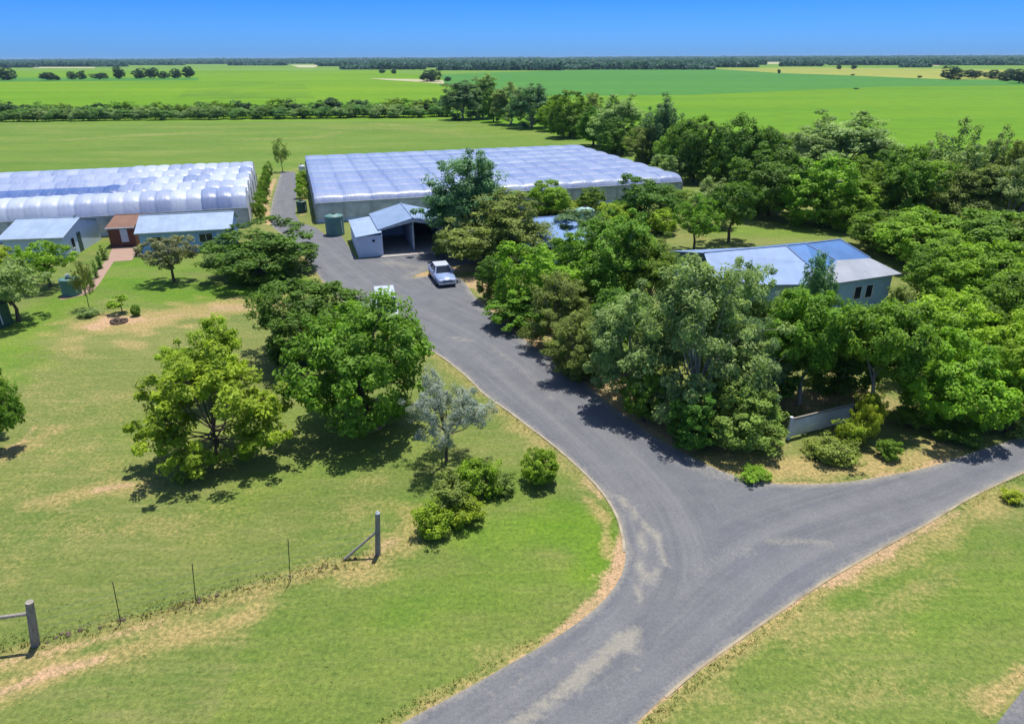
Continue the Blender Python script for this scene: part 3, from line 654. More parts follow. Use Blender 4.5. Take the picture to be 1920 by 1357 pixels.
# --- around the carport and in the middle
tree('gum', 882, 472, 285, 128, 'blue', 'tallest tree in front of the long tunnels, its crown standing before their roof', bt)
tree('gum', 930, 490, 362, 165, 'olive', 'olive-brown tree right of the tallest tree, hiding the blue shed roof', bt)
tree('open', 832, 484, 430, 46, 'olive', 'small olive tree at the right corner of the carport', bt)
tree('small', 892, 506, 446, 92, 'olive', 'small drooping olive tree behind the parked car', bt)
tree('dense', 1030, 402, 340, 76, 'bright', 'round bright tree in front of the tunnels, just left of a smaller dark one', bt)
tree('dense', 1107, 398, 351, 50, 'mid', 'smaller round dark tree against the tunnel front, right of the bright round one', bt)
tree('dense', 1200, 420, 332, 112, 'deep', 'dark flat-topped tree near the right end of the long tunnels', bt)
tree('dense', 1262, 392, 350, 60, 'mid', 'green tree touching the right end corner of the long tunnels', bt)
tree('small', 1060, 400, 374, 60, 'lime', 'yellowish shrub between the bright round tree and the pale water tank', 'shrub', 'shrub')
tree('small', 1150, 428, 382, 64, 'lime', 'yellow-green shrub left of the dark flat-topped tree', 'shrub', 'shrub')
tree('bush', 1236, 438, 392, 52, 'lime', 'bright yellow-green bush below the dark flat-topped tree', 'bush', 'bush')
tree('small', 1300, 470, 368, 84, 'mid', 'tree with a bare trunk standing behind the left end of the house roof', bt)
tree('small', 1366, 454, 345, 92, 'deep', 'darker tree with a short trunk on the lawn behind the house', bt)
tree('gum', 1330, 425, 335, 70, 'grey', 'grey-green tree between the two bare-trunked trees behind the house', bt)
tree('dense', 1068, 472, 394, 112, 'blue', 'bluish tree right of the half-hidden blue shed roof', bt)
tree('open', 1115, 468, 420, 80, 'mid', 'green tree in the middle, under the pale water tank', bt)
tree('gum', 1150, 578, 398, 178, 'mid', 'tall mid-green tree in the centre of the grove', bt)
tree('dense', 1000, 600, 455, 160, 'bright', 'bright green tree above the shadows on the driveway, nearest the parked car', bt)
tree('dense', 930, 562, 482, 80, 'deep', 'dark bush-like tree beside the parked car', bt)
tree('gum', 1045, 652, 520, 140, 'olive', 'light olive tree by the driveway between the bright tree and the big grey-green one', bt)
tree('dense', 968, 612, 545, 115, 'mid', 'low green tree leaning over the driveway below the bright green tree', bt)
tree('dense', 1080, 560, 432, 120, 'mid', 'green tree behind the light olive driveway tree', bt)
tree('gum', 1215, 592, 440, 130, 'mid', 'pale feathery tree right of the grove centre, before the dry grass', bt)
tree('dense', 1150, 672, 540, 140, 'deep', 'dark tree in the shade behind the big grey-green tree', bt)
tree('gum', 1084, 706, 590, 125, 'olive', 'small grey-olive tree at the driveway edge left of the big grey-green tree', bt)
tree('loose_bush', 1095, 712, 665, 70, 'olive', 'low straggly shrub at the driveway edge in dry leaf litter', 'shrub', 'shrub')
# --- big thicket by the junction
tree('gum', 1300, 790, 492, 225, 'grey', 'biggest grey-green tree at the bend of the driveway, before the house', 'gum_tree')
tree('gum', 1178, 755, 540, 175, 'grey', 'grey-green tree leaning to the driveway left of the biggest grey-green tree', 'gum_tree')
tree('gum', 1375, 725, 492, 140, 'grey', 'grey-green tree whose top covers the left part of the house roof', 'gum_tree')
tree('gum', 1400, 780, 600, 130, 'blue', 'dark bluish tree between the biggest grey-green tree and the paling panel', 'gum_tree')
tree('dense', 1388, 838, 728, 150, (.20,.33,.07), 'light green bush-like tree at the driveway bend, left of the paling panel', bt)
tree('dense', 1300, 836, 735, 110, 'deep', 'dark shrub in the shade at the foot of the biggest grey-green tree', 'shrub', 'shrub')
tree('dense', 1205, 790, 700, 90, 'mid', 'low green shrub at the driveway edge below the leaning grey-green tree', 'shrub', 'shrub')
tree('dense', 1565, 735, 600, 150, 'deep', 'dark tree added to shade the gap between the two trees behind the paling panel', bt)  # added to throw shade into the gap behind the palings
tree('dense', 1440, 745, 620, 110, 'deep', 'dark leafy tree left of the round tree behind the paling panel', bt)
tree('canopy', 1498, 757, 548, 165, 'mid', 'round green tree on a pale trunk directly behind the paling panel', bt)
tree('canopy', 1628, 775, 572, 175, 'mid', 'green tree right of the round tree behind the paling panel', bt)
tree('round', 1772, 797, 632, 205, 'bright', 'bright green spreading tree right above the side road', bt)
tree('round', 1890, 778, 592, 185, 'lime', 'yellow-green tree at the right edge above the side road', bt)
tree('gum', 1745, 715, 535, 190, 'lime', 'feathery yellow-green tree behind the bright spreading roadside tree', bt)
tree('round', 1880, 690, 505, 180, 'mid', 'green tree at the right edge behind the yellow-green one', bt)
tree('gum', 1705, 655, 565, 80, 'blue', 'small bluish tree below the right corner of the house', bt)
tree('gum', 1668, 640, 535, 66, 'olive', 'bare-looking olive tree against the right corner of the house', bt)
tree('poplar', 1516, 625, 478, 72, 'blue', 'narrow conifer-shaped tree standing before the grey part of the house roof', 'conifer_tree')
tree('dense', 1580, 672, 580, 110, 'bright', 'bright low tree under the house windows', bt)
tree('dense', 1475, 660, 545, 110, 'mid', 'green tree left of the bright low tree before the house front', bt)
tree('open', 1619, 824, 735, 74, 'yellow', 'yellow-green young tree on the grass right of the paling panel', 'young_tree')
tree('loose_bush', 1562, 862, 824, 90, (.22,.29,.06), 'straggly olive bush in front of the paling panel', 'bush', 'bush')
tree('loose_bush', 1590, 838, 790, 60, 'lime', 'small yellowish bush between the paling panel and the young tree', 'bush', 'bush')
tree('bush', 1665, 858, 828, 46, 'mid', 'dark green low bush right of the young tree', 'bush', 'bush')
tree('loose_bush', 1528, 850, 828, 56, (.24,.30,.07), 'low dry bush at the foot of the white panel post', 'bush', 'bush')
tree('loose_bush', 1700, 800, 765, 60, 'mid', 'leafy shrub in the shade behind the young tree', 'shrub', 'shrub')
tree('loose_bush', 1790, 828, 795, 80, 'deep', 'dark undergrowth shrub at the roadside under the bright spreading tree', 'shrub', 'shrub')
tree('loose_bush', 1885, 812, 780, 70, 'olive', 'dry-looking shrub at the roadside by the right edge', 'shrub', 'shrub')
tree('loose_bush', 1895, 938, 918, 40, 'yellow', 'small yellow weed clump on the grass at the right edge below the road', 'weed_clump', 'weeds')
tree('loose_bush', 1412, 897, 880, 62, 'bright', 'flat bright green weed patch at the inner corner of the junction', 'weed_clump', 'weeds')
# --- right hillside of trees
for k, x, y, t, wd, c, lb in [
 ('round', 1672, 470, 398, 140, 'mid', 'green tree touching the right slope of the house roof'),
 ('round', 1735, 500, 400, 165, 'bright', 'bright tree two crowns right of the house roof'),
 ('round', 1838, 505, 398, 170, 'mid', 'green tree below the olive poplars near the right edge'),
 ('round', 1925, 520, 400, 140, 'olive', 'olive tree cut by the right edge level with the house roof'),
 ('round', 1760, 580, 458, 150, 'mid', 'green tree right of the house eave corner'),
 ('round', 1815, 600, 460, 180, 'bright', 'bright tree behind the feathery yellow-green one'),
 ('round', 1915, 610, 470, 170, 'deep', 'dark tree at the right edge above the feathery yellow-green one'),
 ('dense', 1590, 430, 345, 90, 'bright', 'bright tree standing directly behind the right end of the house ridge'),
 ('dense', 1440, 405, 285, 130, 'deep', 'dark tree at the far side of the lawn behind the house'),
 ('dense', 1535, 420, 292, 130, 'bright', 'bright green tree with a dark trunk beyond the house ridge'),
 ('dense', 1610, 415, 298, 110, 'mid', 'green tree right of the bright tree beyond the house ridge'),
 ('dense', 1700, 425, 278, 120, 'mid', 'tall green tree left of the grey poplars'),
 ('dense', 1655, 375, 275, 85, 'deep', 'dark pointed tree between the tall grey tree and the poplars'),
 ('gum', 1560, 352, 210, 165, 'grey', 'tall grey-green tree rising above the rest beyond the house'),
 ('gum', 1500, 360, 245, 90, 'grey', 'shorter grey tree leaning on the left of the tall grey-green one'),
 ('poplar', 1762, 415, 228, 90, 'grey', 'tallest grey poplar of the row at the right, nearest the house'),
 ('poplar', 1838, 410, 246, 62, 'grey', 'second grey poplar from the left in the right-hand row'),
 ('poplar', 1885, 420, 256, 66, 'olive', 'olive poplar in front of the right-hand row'),
 ('poplar', 1925, 405, 236, 80, 'grey', 'grey poplar cut by the right edge'),
 ('gum', 1800, 440, 310, 110, 'olive', 'light olive tree below the grey poplars'),
 ('gum', 1880, 450, 300, 120, 'grey', 'grey-green tree at the right edge below the poplars'),
 ('dense', 1400, 385, 300, 90, 'mid', 'round tree right of the bare-trunked trees, at the lawn corner'),
 ('round', 1390, 355, 218, 110, 'deep', 'dark tree with several tops above the lawn corner'),
 ('round', 1300, 340, 222, 90, 'deep', 'dark tree right behind the end of the long tunnels'),
 ('dense', 1440, 330, 240, 60, 'deep', 'small dark tree right of the dark one with several tops'),
 ('dense', 1345, 345, 262, 80, 'mid', 'green tree low in front of the dark tree with several tops'),
 ('dense', 1250, 345, 290, 60, 'grey', 'grey-green bushy tree behind the tunnel end corner')]:
    tree(k, x, y, t, wd, c, lb, 'poplar_tree' if k == 'poplar' else bt)
# --- tree line along the meadow
for k, x, y, t, wd, c, lb in [
 ('gum', 868, 224, 152, 66, 'blue', 'grey-green tree at the meadow end of the tree line, beside the hedge'),
 ('gum', 905, 222, 140, 54, 'grey', 'tallest pale tree at the far end of the tree line'),
 ('dense', 925, 229, 168, 36, 'deep', 'small dark tree in front of the far end of the tree line'),
 ('gum', 958, 234, 155, 56, 'grey', 'grey tree third from the far end of the tree line'),
 ('gum', 996, 240, 158, 66, 'blue', 'broad bluish tree in the far half of the tree line'),
 ('dense', 1035, 246, 182, 46, 'bright', 'bright yellowish tree in the tree line, before the broad bluish one'),
 ('dense', 1068, 258, 170, 72, 'mid', 'broad green tree in the middle of the tree line'),
 ('gum', 1104, 250, 176, 50, 'olive', 'olive tree behind the middle of the tree line'),
 ('dense', 1112, 274, 200, 62, 'deep', 'dark tree behind the far corner of the tunnel roof'),
 ('gum', 1160, 280, 178, 86, 'grey', 'big grey-olive tree behind the right part of the tunnel roof'),
 ('dense', 1155, 290, 222, 60, 'deep', 'dark low tree in front of the big grey-olive one'),
 ('poplar', 1237, 305, 182, 62, 'blue', 'single tall upright tree behind the sloping end of the tunnel roof'),
 ('gum', 1205, 305, 235, 56, 'olive', 'low olive tree left of the single tall upright one'),
 ('round', 1268, 320, 228, 80, 'mid', 'round green tree right of the single tall upright one')]:
    tree(k, x, y, t, wd, c, lb, bt)
# --- hedge across the meadow
g = np.random.default_rng(3)
for row, (n, dy, hh, c) in enumerate([(72, 0, 3.3, ['fargrey', 'hedge', 'hedge']), (56, -4.5, 4.6, ['far', 'mid', 'hedge'])]):
    for i in range(n):
        x = -40+890*(i+g.uniform(.1, .9))/n; y = 226.5+dy-9.*max(x, 0)/840+g.uniform(-1., 1.)
        h = hh*g.uniform(.75, 1.25); b = P(x, y)
        tree('hedge', x, y, 0, 0, c[int(g.integers(len(c)))], 'low shrub in the front line of the long hedge across the meadow' if row == 0 else 'taller dark shrub in the back line of the long meadow hedge', 'hedge_shrub', 'shrub',
             'front shrubs of the meadow hedge' if row == 0 else 'back shrubs of the meadow hedge', base=b, hw=(h, h*g.uniform(1.25, 1.8)))
# --- lone trees in the far fields
for x, y, t, wd, lb in [(15,150,127,32,'biggest lone tree at the far left in the field'), (90,150.5,136,27,'bushy dark tree next right of the biggest far-left tree'), (108,150,143,12,'small bush touching the bushy dark far tree'),
 (136,149,134,15,'first of two narrow trees left of the far row'), (155,148.5,132.5,16,'second of two narrow trees left of the far row'), (188,148.5,137,26,'low wide tree before the tall narrow one in the far row'), (225,147.5,124.5,18,'tall narrow dark tree left of the far clump'),
 (264,147,128,22,'left tree of the far clump in the left field'), (288,147,127,20,'second tree of the far clump in the left field'), (309,147,134,18,'lowest tree of the far clump in the left field'), (330,146.5,129,18,'fourth tree of the far clump in the left field'), (356,146,125,20,'right-hand tree ending the far clump in the left field'),
 (808,152.5,131,36,'dark round tree alone before the far wood, beside the dirt track'), (840,152.5,144,12,'small bush right of the dark round tree by the dirt track'),
 (1783,149,124,36,'large round dark tree at the left of the far right-hand row'), (1822,147,131,26,'second tree of the far right-hand row'), (1858,147.5,131.5,26,'third tree of the far right-hand row'), (1885,152,134,22,'small pale tree near the end of the far right-hand row'), (1910,156,130,36,'dark tree cut by the right edge in the far row'), (1893,138,129,16,'faint tree behind the end of the far right-hand row'),
 (1460,137.5,130,6,'tiny dark tree on the straw field, far right of centre'), (1598,141.5,139,7,'tiny bush on the straw field right of the tiny dark tree'), (1724,146,142,8,'tiny bush at the edge of the straw field near the far row'), (1572,129.5,122,8,'small tree before the far right wood'), (1600,129.5,121,10,'small round tree before the far right wood'), (1605,167,165,10,'flat dark scrub patch at the edge of the bluish field'),
 (738,138,130,9,'small dark tree before the left end of the far wood'), (716,137,130,12,'round dark tree before the left end of the far wood')]:
    tree('dense' if wd > 13 else 'far_tree', x, y+.4, t, wd*.98, (.040,.095,.060), lb, 'field_tree')

# far woods: masses near the horizon, haze blue partly put into leaf colour
def wood(rows, seed, col):
    g = np.random.default_rng(seed); C = []
    for x0, x1, y, dep, h in rows:
        a, b = (P(x0, y), P(x1, y)) if y else (Vector((-.95*x0, x0, 0)), Vector((.95*x0, x0, 0))); L = (b-a).length; dist = a.y; sp = max(7., dist/240)
        for k in range(max(1, int(dep/ (sp*1.6)))):
            for s in np.arange(0, L, sp):
                p = a+(b-a)*(s/L); p.y += k*sp*1.6+g.uniform(-sp, sp)*.6; p.x += g.uniform(-sp, sp)*.5+(p.x/p.y)*k*sp*1.6
                hh = h*g.uniform(.55, 1.1)*(.45 if math.sin(p.x/dist*31+dist*.7+seed)+.6*math.sin(p.x/dist*83+dist) < -.55 else 1)
                for z in ((.25, .7) if dist > 2500 else (.15, .45, .8)):
                    C.append([p.x, p.y, z*hh, sp*.62*g.uniform(.8, 1.2), 0, -.4, .6])
    C = np.array(C); v, f, t = leaves(C, 9, 1., seed=seed, rnd=.6)
    # card size follows the clump radius
    n = len(C)*9; cen = v.reshape(n, 4, 3).mean(1, keepdims=True); k = np.repeat(C[:, 3], 9)[:, None, None]*1.25
    v = (cen+(v.reshape(n, 4, 3)-cen)*k).reshape(-1, 3); v[:, 2] = np.maximum(v[:, 2], -.3)
    me = npmesh('wood', v, f); fattr(me, 'tint', t, 'FACE'); me.materials.append(M['foliage'])
    o = link('woods', me); o.color = (*col, 1); return o
tag(wood([(640,800,130.5,80,13),(826,1060,132,160,13),(1060,1340,131,160,12),(880,1330,128,300,13),(700,830,127,200,13)], 1, (.040,.100,.085)), 'dark wood stretching across the middle of the plain before the horizon', 'wood', None, 'stuff')
tag(wood([(-80,66,127,60,12),(60,236,125.3,150,13),(250,345,122.5,150,13)], 2, (.040,.100,.085)), 'dark blue-green wood at the left end of the plain before the horizon', 'wood', None, 'stuff')
tag(wood([(1290,1420,126.5,120,13),(1330,1440,122,300,13),(1465,1540,124.5,60,11),(1560,1980,122.5,250,13),(1500,1960,120.5,300,13),(1690,1740,126.5,60,11)], 3, (.040,.100,.085)), 'blue-green wood at the right end of the plain before the horizon', 'wood', None, 'stuff')
tag(wood([(430,535,123,60,11),(600,640,124.5,60,11),(595,700,122,120,11)], 4, (.040,.100,.085)), 'thin dark wood strip left of the middle wood on the plain', 'wood', None, 'stuff')
tag(wood([(3000,0,0,120,13),(3700,0,0,250,13),(4700,0,0,500,14),(6200,0,0,600,14),(8200,0,0,900,15)], 5, (.040,.100,.085)), 'blue woods in a long band all along the horizon', 'wood', None, 'stuff')

# ------------------------------------------------------------------ plastic tunnels
A17 = R(17.)
def tunnels(name, label, loc, L, D, nsp, hoop, hg, rise, tone, bil0=.2):
    root = empty(name, label, 'greenhouse', loc, A17)
    nh = int(L/hoop); hoop = L/nh; kx, ky = 8, 12; sp = D/nsp
    xs = np.linspace(0, L, nh*kx+1); yy = np.linspace(0, D, nsp*ky+1)
    g = np.random.default_rng(int(L*10)); hv = g.uniform(-.05, .10, (nsp, nh))
    X, Y = np.meshgrid(xs, yy, indexing='ij')
    si = np.clip((Y/sp).astype(int), 0, nsp-1); hi = np.clip((X/hoop).astype(int), 0, nh-1)
    t = np.clip(Y/sp-si, 0, 1); q = np.clip(X/hoop-hi, 0, 1)
    arch = np.sqrt(np.clip(1-(2*t-1)**2, 0, 1))**.85
    low = np.where((si == 0) & (t < .5), -(.55 if rise > .6 else .8)*(1-arch), 0)
    bil = (bil0+hv[si, hi]*bil0*3)*np.where((bil0 > .12) & (X < L*.58) & (si > 0), .3, 1.)*np.abs(np.sin(math.pi*q))**.55
    Z = hg+rise*arch+bil*arch**.4+low
    Yb = np.where(si == 0, Y-.15*bil*(1-t), Y)
    v = np.stack([X, Yb, Z], -1).reshape(-1, 3)
    idx = np.arange(X.size).reshape(X.shape)
    f = np.stack([idx[:-1,:-1], idx[1:,:-1], idx[1:,1:], idx[:-1,1:]], -1).reshape(-1, 4)
    me = npmesh('film_'+name, v, f, True)
    fi = np.minimum(np.arange(len(xs)-1)//kx, nh-1); fj = np.minimum(np.arange(len(yy)-1)//ky, nsp-1)
    tn = np.array([[tone(i/nh, j, g) for j in range(nsp)] for i in range(nh)])
    tt = tn[fi][:, fj].copy(); tt[np.arange(len(fi)) % kx == 0] -= .12; tt[np.arange(len(fi)) % kx == kx//2] += .05; tt[:, np.arange(len(fj)) % ky == 0] -= .05
    fattr(me, 'tone', np.clip(tt.ravel(), 0, 1), 'FACE')
    me.materials.append(M['film']); link('film_roof', me, root)
    hb = hg-.55
    # arched ends: netting infill, arch profile
    prof = [(yy[k], Z[0, k]-bil[0, k]-.04) for k in range(len(yy))]
    for x, sgn in ((-.01, -1), (L+.01, 1)):
        b = MB()
        for (y0, z0), (y1, z1) in zip(prof[:-1], prof[1:]): b.poly((x, y0, .0), (x, y1, .0), (x, y1, z1), (x, y0, z0))
        b.build('end_wall', M['netting'], root)
        for j in range(nsp+1):
            y = min(max(j*sp, .06), D-.06); MB().box(x-.05+.05*sgn, x+.05+.05*sgn, y-.05, y+.05, 0, hg+.02 if 0 < j < nsp else hb).build('post', M['post_metal'], root)
    b = MB()
    for i in range(nh): b.poly((i*hoop, .0, .0), ((i+1)*hoop, .0, .0), ((i+1)*hoop, .0, hb), (i*hoop, .0, hb))
    b.build('wall', M['netting'], root)
    MB().box(0, L, -.10, -.004, hb-.04, hb+.10).build('gutter', M['post_metal'], root)
    b = MB(); b.box(0, L, -.03, -.003, .0, .45); b.build('skirt', M['wall_white'], root)
    for i in range(nh+1):
        x = min(max(i*hoop, .05), L-.05); MB().box(x-.035, x+.035, -.09, -.005, 0, hb-.045).build('post', M['post_metal'], root)
    return root
GR = P(591, 384, 2.2); GR.z = 0
tunnels('tunnel_greenhouse', 'long right-hand block of bluish plastic tunnels behind the carport', GR, 49., 39., 8, 3.25, 2.85, .4,
        lambda u, j, g: .36+.12*g.random()+(.1 if j == 0 else 0)-(.06 if (j*7) % 3 == 0 else 0), .10)
GL = P(468.5, 390, 2.2); GL.z = 0
e1 = Vector((math.cos(A17), math.sin(A17), 0)); e2 = Vector((-math.sin(A17), math.cos(A17), 0))
def tl(u, j, g):
    if u > .585: return .70+.25*math.sin(math.floor(u*13)*2.7+j*1.3)+.12*g.random()-(.14 if math.sin(math.floor(u*11)*5.1+j*2.2) > .6 else 0)
    if j == 1: return .02+.08*g.random()
    return (.72 if j == 0 else .45)+.28*g.random()
tunnels('tunnel_greenhouse', 'left-hand block of white billowing plastic tunnels with one dark blue strip of roof', GL-e1*38.9, 38.6, 28., 5, 1.6, 2.75, 1.35, tl, .13)

# ------------------------------------------------------------------ buildings
def window(root, x, y, z, w, h, mat='frame', ax='x', panes=2):
    """framed window on a wall that looks towards -y (ax x) or +x (ax y)"""
    f = MB(); p = MB(); t = .06
    def B(m, a0, a1, d0, d1, z0, z1): m.box(x+a0, x+a1, y-d1, y-d0, z0, z1) if ax == 'x' else m.box(x+d0, x+d1, y+a0, y+a1, z0, z1)
    B(f, -t, 0, .003, .06, z-t, z+h+t); B(f, w, w+t, .003, .06, z-t, z+h+t); B(f, 0, w, .003, .06, z-t, z); B(f, 0, w, .003, .06, z+h, z+h+t)
    for k in range(1, panes): B(f, w*k/panes-.025, w*k/panes+.025, .003, .055, z, z+h)
    fo = f.build('window', M[mat], root)
    for k in range(panes): B(p, w*k/panes+(.025 if k else 0), w*(k+1)/panes-(.025 if k < panes-1 else 0), .006, .03, z, z+h)
    p.build('pane', M['glass'], fo)
def gable(name, label, cat, loc, ang, w, d, h, rise, ridge='x', wall='wall', roof='roof_pale', oh=.3, ry=.5, open_front=False):
    """walls and pitched roof; front on y=0; ridge along x or y; ry where the ridge lies"""
    root = empty(name, label, cat, loc, ang); b = MB(); t = .12
    if ridge == 'x':
        rp = d*ry
        if not open_front: b.box(0, w, 0, t, 0, h)
        b.box(0, w, d-t, d, 0, h)
        for x in (0, w-t): b.add([(x,t,0),(x+t,t,0),(x+t,d-t,0),(x,d-t,0),(x,t,h),(x+t,t,h),(x+t,d-t,h),(x,d-t,h),(x,rp,h+rise-.03),(x+t,rp,h+rise-.03)],
              [(0,3,2,1),(0,1,5,4),(2,3,7,6),(0,4,8,7,3),(1,2,6,9,5),(4,5,9,8),(6,7,8,9)])
    else:
        rp = w*ry
        b.box(0, t, 0, d, 0, h); b.box(w-t, w, 0, d, 0, h)
        for y in ((d-t,) if open_front else (0, d-t)): b.add([(t,y,0),(w-t,y,0),(w-t,y+t,0),(t,y+t,0),(t,y,h),(w-t,y,h),(w-t,y+t,h),(t,y+t,h),(rp,y,h+rise-.03),(rp,y+t,h+rise-.03)],
              [(0,1,2,3),(0,4,8,5,1),(2,6,9,7,3),(0,3,7,4),(1,5,6,2),(4,7,9,8),(5,8,9,6)])
    b.build('wall', M[wall], root)
    s = MB()
    if ridge == 'x':
        k1 = rise/rp; k2 = rise/(d-rp)
        s.slab([(-oh,-oh,h-oh*k1+.03),(w+oh,-oh,h-oh*k1+.03),(w+oh,rp,h+rise+.03),(-oh,rp,h+rise+.03)], .06)
        s.slab([(-oh,rp,h+rise+.03),(w+oh,rp,h+rise+.03),(w+oh,d+oh,h-oh*k2+.03),(-oh,d+oh,h-oh*k2+.03)], .06)
        rf = s.build('roof', M[roof], root)
        MB().tube((-oh-.01,rp,h+rise+.04), (w+oh+.01,rp,h+rise+.04), .07, n=6).build('ridge_cap', M[roof], rf)
        MB().box(-oh, w+oh, -oh-.11, -oh-.005, h-oh*k1-.09, h-oh*k1+.02).build('gutter', M['fascia'], rf)
    else:
        k1 = rise/rp; k2 = rise/(w-rp)
        s.slab([(-oh,-oh,h-oh*k1+.03),(rp,-oh,h+rise+.03),(rp,d+oh,h+rise+.03),(-oh,d+oh,h-oh*k1+.03)], .06)
        s.slab([(rp,-oh,h+rise+.03),(w+oh,-oh,h-oh*k2+.03),(w+oh,d+oh,h-oh*k2+.03),(rp,d+oh,h+rise+.03)], .06)
        rf = s.build('roof', M[roof], root)
        MB().tube((rp,-oh-.01,h+rise+.04), (rp,d+oh+.01,h+rise+.04), .07, n=6).build('ridge_cap', M[roof], rf)
    return root
# cottage
c = P(268, 477.5); r = gable('cottage', 'long low pale blue cottage with a plain pale roof left of the lane', 'cottage', c, R(13.), 8.6, 5.2, 2.35, 1.05, wall='wall')
window(r, 1.1, 0, .95, 1.0, .75, panes=1); window(r, 5.6, 0, .95, 1.25, .85); window(r, 3.4, 0, .9, .55, .8, panes=1)
d_ = MB().box(7.3, 8.1, -.03, -.003, 0, 1.95).build('door', M['wall_white'], r); MB().box(7.95, 8.02, -.07, -.031, .95, 1.05).build('handle', M['chrome'], d_)
MB().box(-.2, 8.8, -.5, -.02, .0, .05).build('step', M['concrete'], r)
# gabled shed at far left
c = P(127, 487); a = R(8.); c = c-Vector((math.cos(a), math.sin(a), 0))*5.4
r = gable('garden_shed', 'white gabled shed at the left with a dark door in its gable end', 'shed', c, a, 5.4, 8.2, 2.35, .95, wall='wall_white')
window(r, 5.4, 1.5, .75, .7, .95, ax='y', panes=1)
d_ = MB().box(5.403, 5.44, 3.0, 3.8, 0, 1.95).build('door', M['dark_green'], r); MB().box(5.441, 5.5, 3.62, 3.7, .95, 1.05).build('handle', M['chrome'], d_)
MB().tube((5.2, 4.1, 3.25), (5.2, 4.1, 3.6), .12, n=8).build('vent', M['chrome'], r)
# rust-roofed shed
c = P(209, 464); r = gable('small_shed', 'small red-brown shed with a rusty roof next to the cottage', 'shed', c, R(12.), 2.5, 4.6, 2.05, .55, wall='wall_brown', roof='roof_rust', oh=.15, ry=.8)
d_ = MB().box(1.15, 1.85, -.03, -.003, .5, 1.85).build('door', M['wall_white'], r); MB().box(1.7, 1.76, -.06, -.031, 1.1, 1.2).build('handle', M['chrome'], d_)
# carport with lean-to
c = P(709, 427, 2.7); c.z = 0; c = c+e1*.25+e2*.3
r = gable('carport', 'open-fronted double carport with a low gable roof and a lean-to store on its left', 'carport', c, A17, 6.5, 7.4, 2.55, .85, ridge='y', wall='wall_white', roof='roof_pale_y', oh=.3, open_front=True)
MB().add([(-.2,-.24,2.50),(3.25,-.24,3.36),(6.7,-.24,2.50),(6.7,-.24,2.34),(3.25,-.24,3.02),(-.2,-.24,2.34),(-.2,-.18,2.50),(3.25,-.18,3.36),(6.7,-.18,2.50),(6.7,-.18,2.34),(3.25,-.18,3.02),(-.2,-.18,2.34)],
         [(0,5,4,1),(1,4,3,2),(6,7,10,11),(7,8,9,10),(5,11,10,4),(4,10,9,3),(0,6,11,5),(2,3,9,8)]).build('fascia', M['fascia'], r)
for x in (.06, 3.25, 6.44): MB().box(x-.06, x+.06, .0, .12, .06, 2.5 if x != 3.25 else 3.0).build('post', M['fascia'], r)
MB().box(3.2, 3.3, .2, 7.2, .1, 2.5).build('partition', M['wall_white'], r)
MB().box(3.32, 6.35, 6.9, 7.2, .1, 2.5).build('bay_shade_panel', M['dark'], r)  # near-black panel paints the dimness inside the right bay
MB().box(-.3, 6.8, -1.7, 7.5, .012, .06).build('floor', M['concrete'], r)
lw = MB(); lw.box(-2.45, -.005, -1.0, -.88, 0, 2.12); lw.box(-2.45, -2.33, -.88, 6.9, 0, 2.0); lw.box(-2.33, -.005, 6.78, 6.9, 0, 2.12)
lo = lw.build('lean_to', M['wall_white'], r)
MB().slab([(-2.6,-1.15,2.10),(-.02,-1.15,2.40),(-.02,7.0,2.40),(-2.6,7.0,2.10)], .05).build('roof', M['roof_pale'], lo)
MB().box(-1.0, -.75, -1.07, -1.003, 1.5, 1.7).build('meter_box', M['dark'], lo)
# half-hidden blue shed roof among the trees
c = P(985, 455, 2.4); c.z = 0
r = gable('workshop', 'low building with a pale blue roof half hidden by trees right of the carport', 'shed', c, A17, 6.2, 8.5, 2.4, 1.0, ridge='x', roof='roof_blue', ry=.62)
window(r, 2., 0, .9, 1.2, .9)
# tin shed inside the thicket
c = P(1328, 628, 2.2); c.z = 0
r = gable('garden_store', 'small white-roofed store glimpsed between the grey-green trees before the house', 'shed', c, A17, 2.7, 2.4, 2.0, .45, wall='wall_white', roof='roof_pale', oh=.15)
d_ = MB().box(.9, 1.7, -.03, -.003, 0, 1.85).build('door', M['dark_green'], r)

# house
def hp(x, y, z): return tuple(P(x, y, z))
root = empty('house', 'house with a wide blue-grey metal roof among the trees on the right', 'house', (0, 0, 0))
a_, b_, l_, j_ = (hp(1510,457,4.25), hp(1575,449,4.25), hp(1320,474,3.85), hp(1474,461,4.15))
cc, dd, ee, gg, ii = (hp(1632,484,3.2), hp(1568,488,3.25), hp(1691,513,2.65), hp(1555,533,2.65), hp(1539,516,2.9))
kk, mm, nn = (hp(1507,490,3.45), hp(1428,534,2.55), hp(1335,518,2.55))
def back(p, z, k=5.2): return (p[0]+e2.x*k, p[1]+e2.y*k, z)
def roofpart(mat, *polys):
    s = MB()
    for q in polys: s.slab(list(q)[::-1], .07)
    return s.build('roof', M[mat], root)
M['roof_shaded'] = metal_roof('roof_shaded', (.06,.155,.36)); M['roof_lit'] = metal_roof('roof_lit_metal', (.19,.27,.44))  # sunlight on each pitch put into colour: dim steep planes, bright low ones
for q in list(range(0)): pass
roofpart('roof_shaded', (a_, b_, cc), (a_, cc, dd), (a_, dd, ii), (j_, a_, ii), (j_, ii, kk), (a_, j_, back(j_, 2.7)), (a_, back(j_, 2.7), back(b_, 2.7)), (a_, back(b_, 2.7), b_))
v1 = roofpart('roof_grey_lit', (dd, cc, ee), (dd, ee, gg), (dd, gg, ii)); v1.name = 'veranda_roof'
w1 = roofpart('roof_lit', (l_, j_, kk), (l_, kk, nn), (kk, mm, nn), (kk, ii, mm), (ii, gg, mm), (j_, l_, back(l_, 2.7)), (j_, back(l_, 2.7), back(j_, 2.7))); w1.name = 'wing_roof'
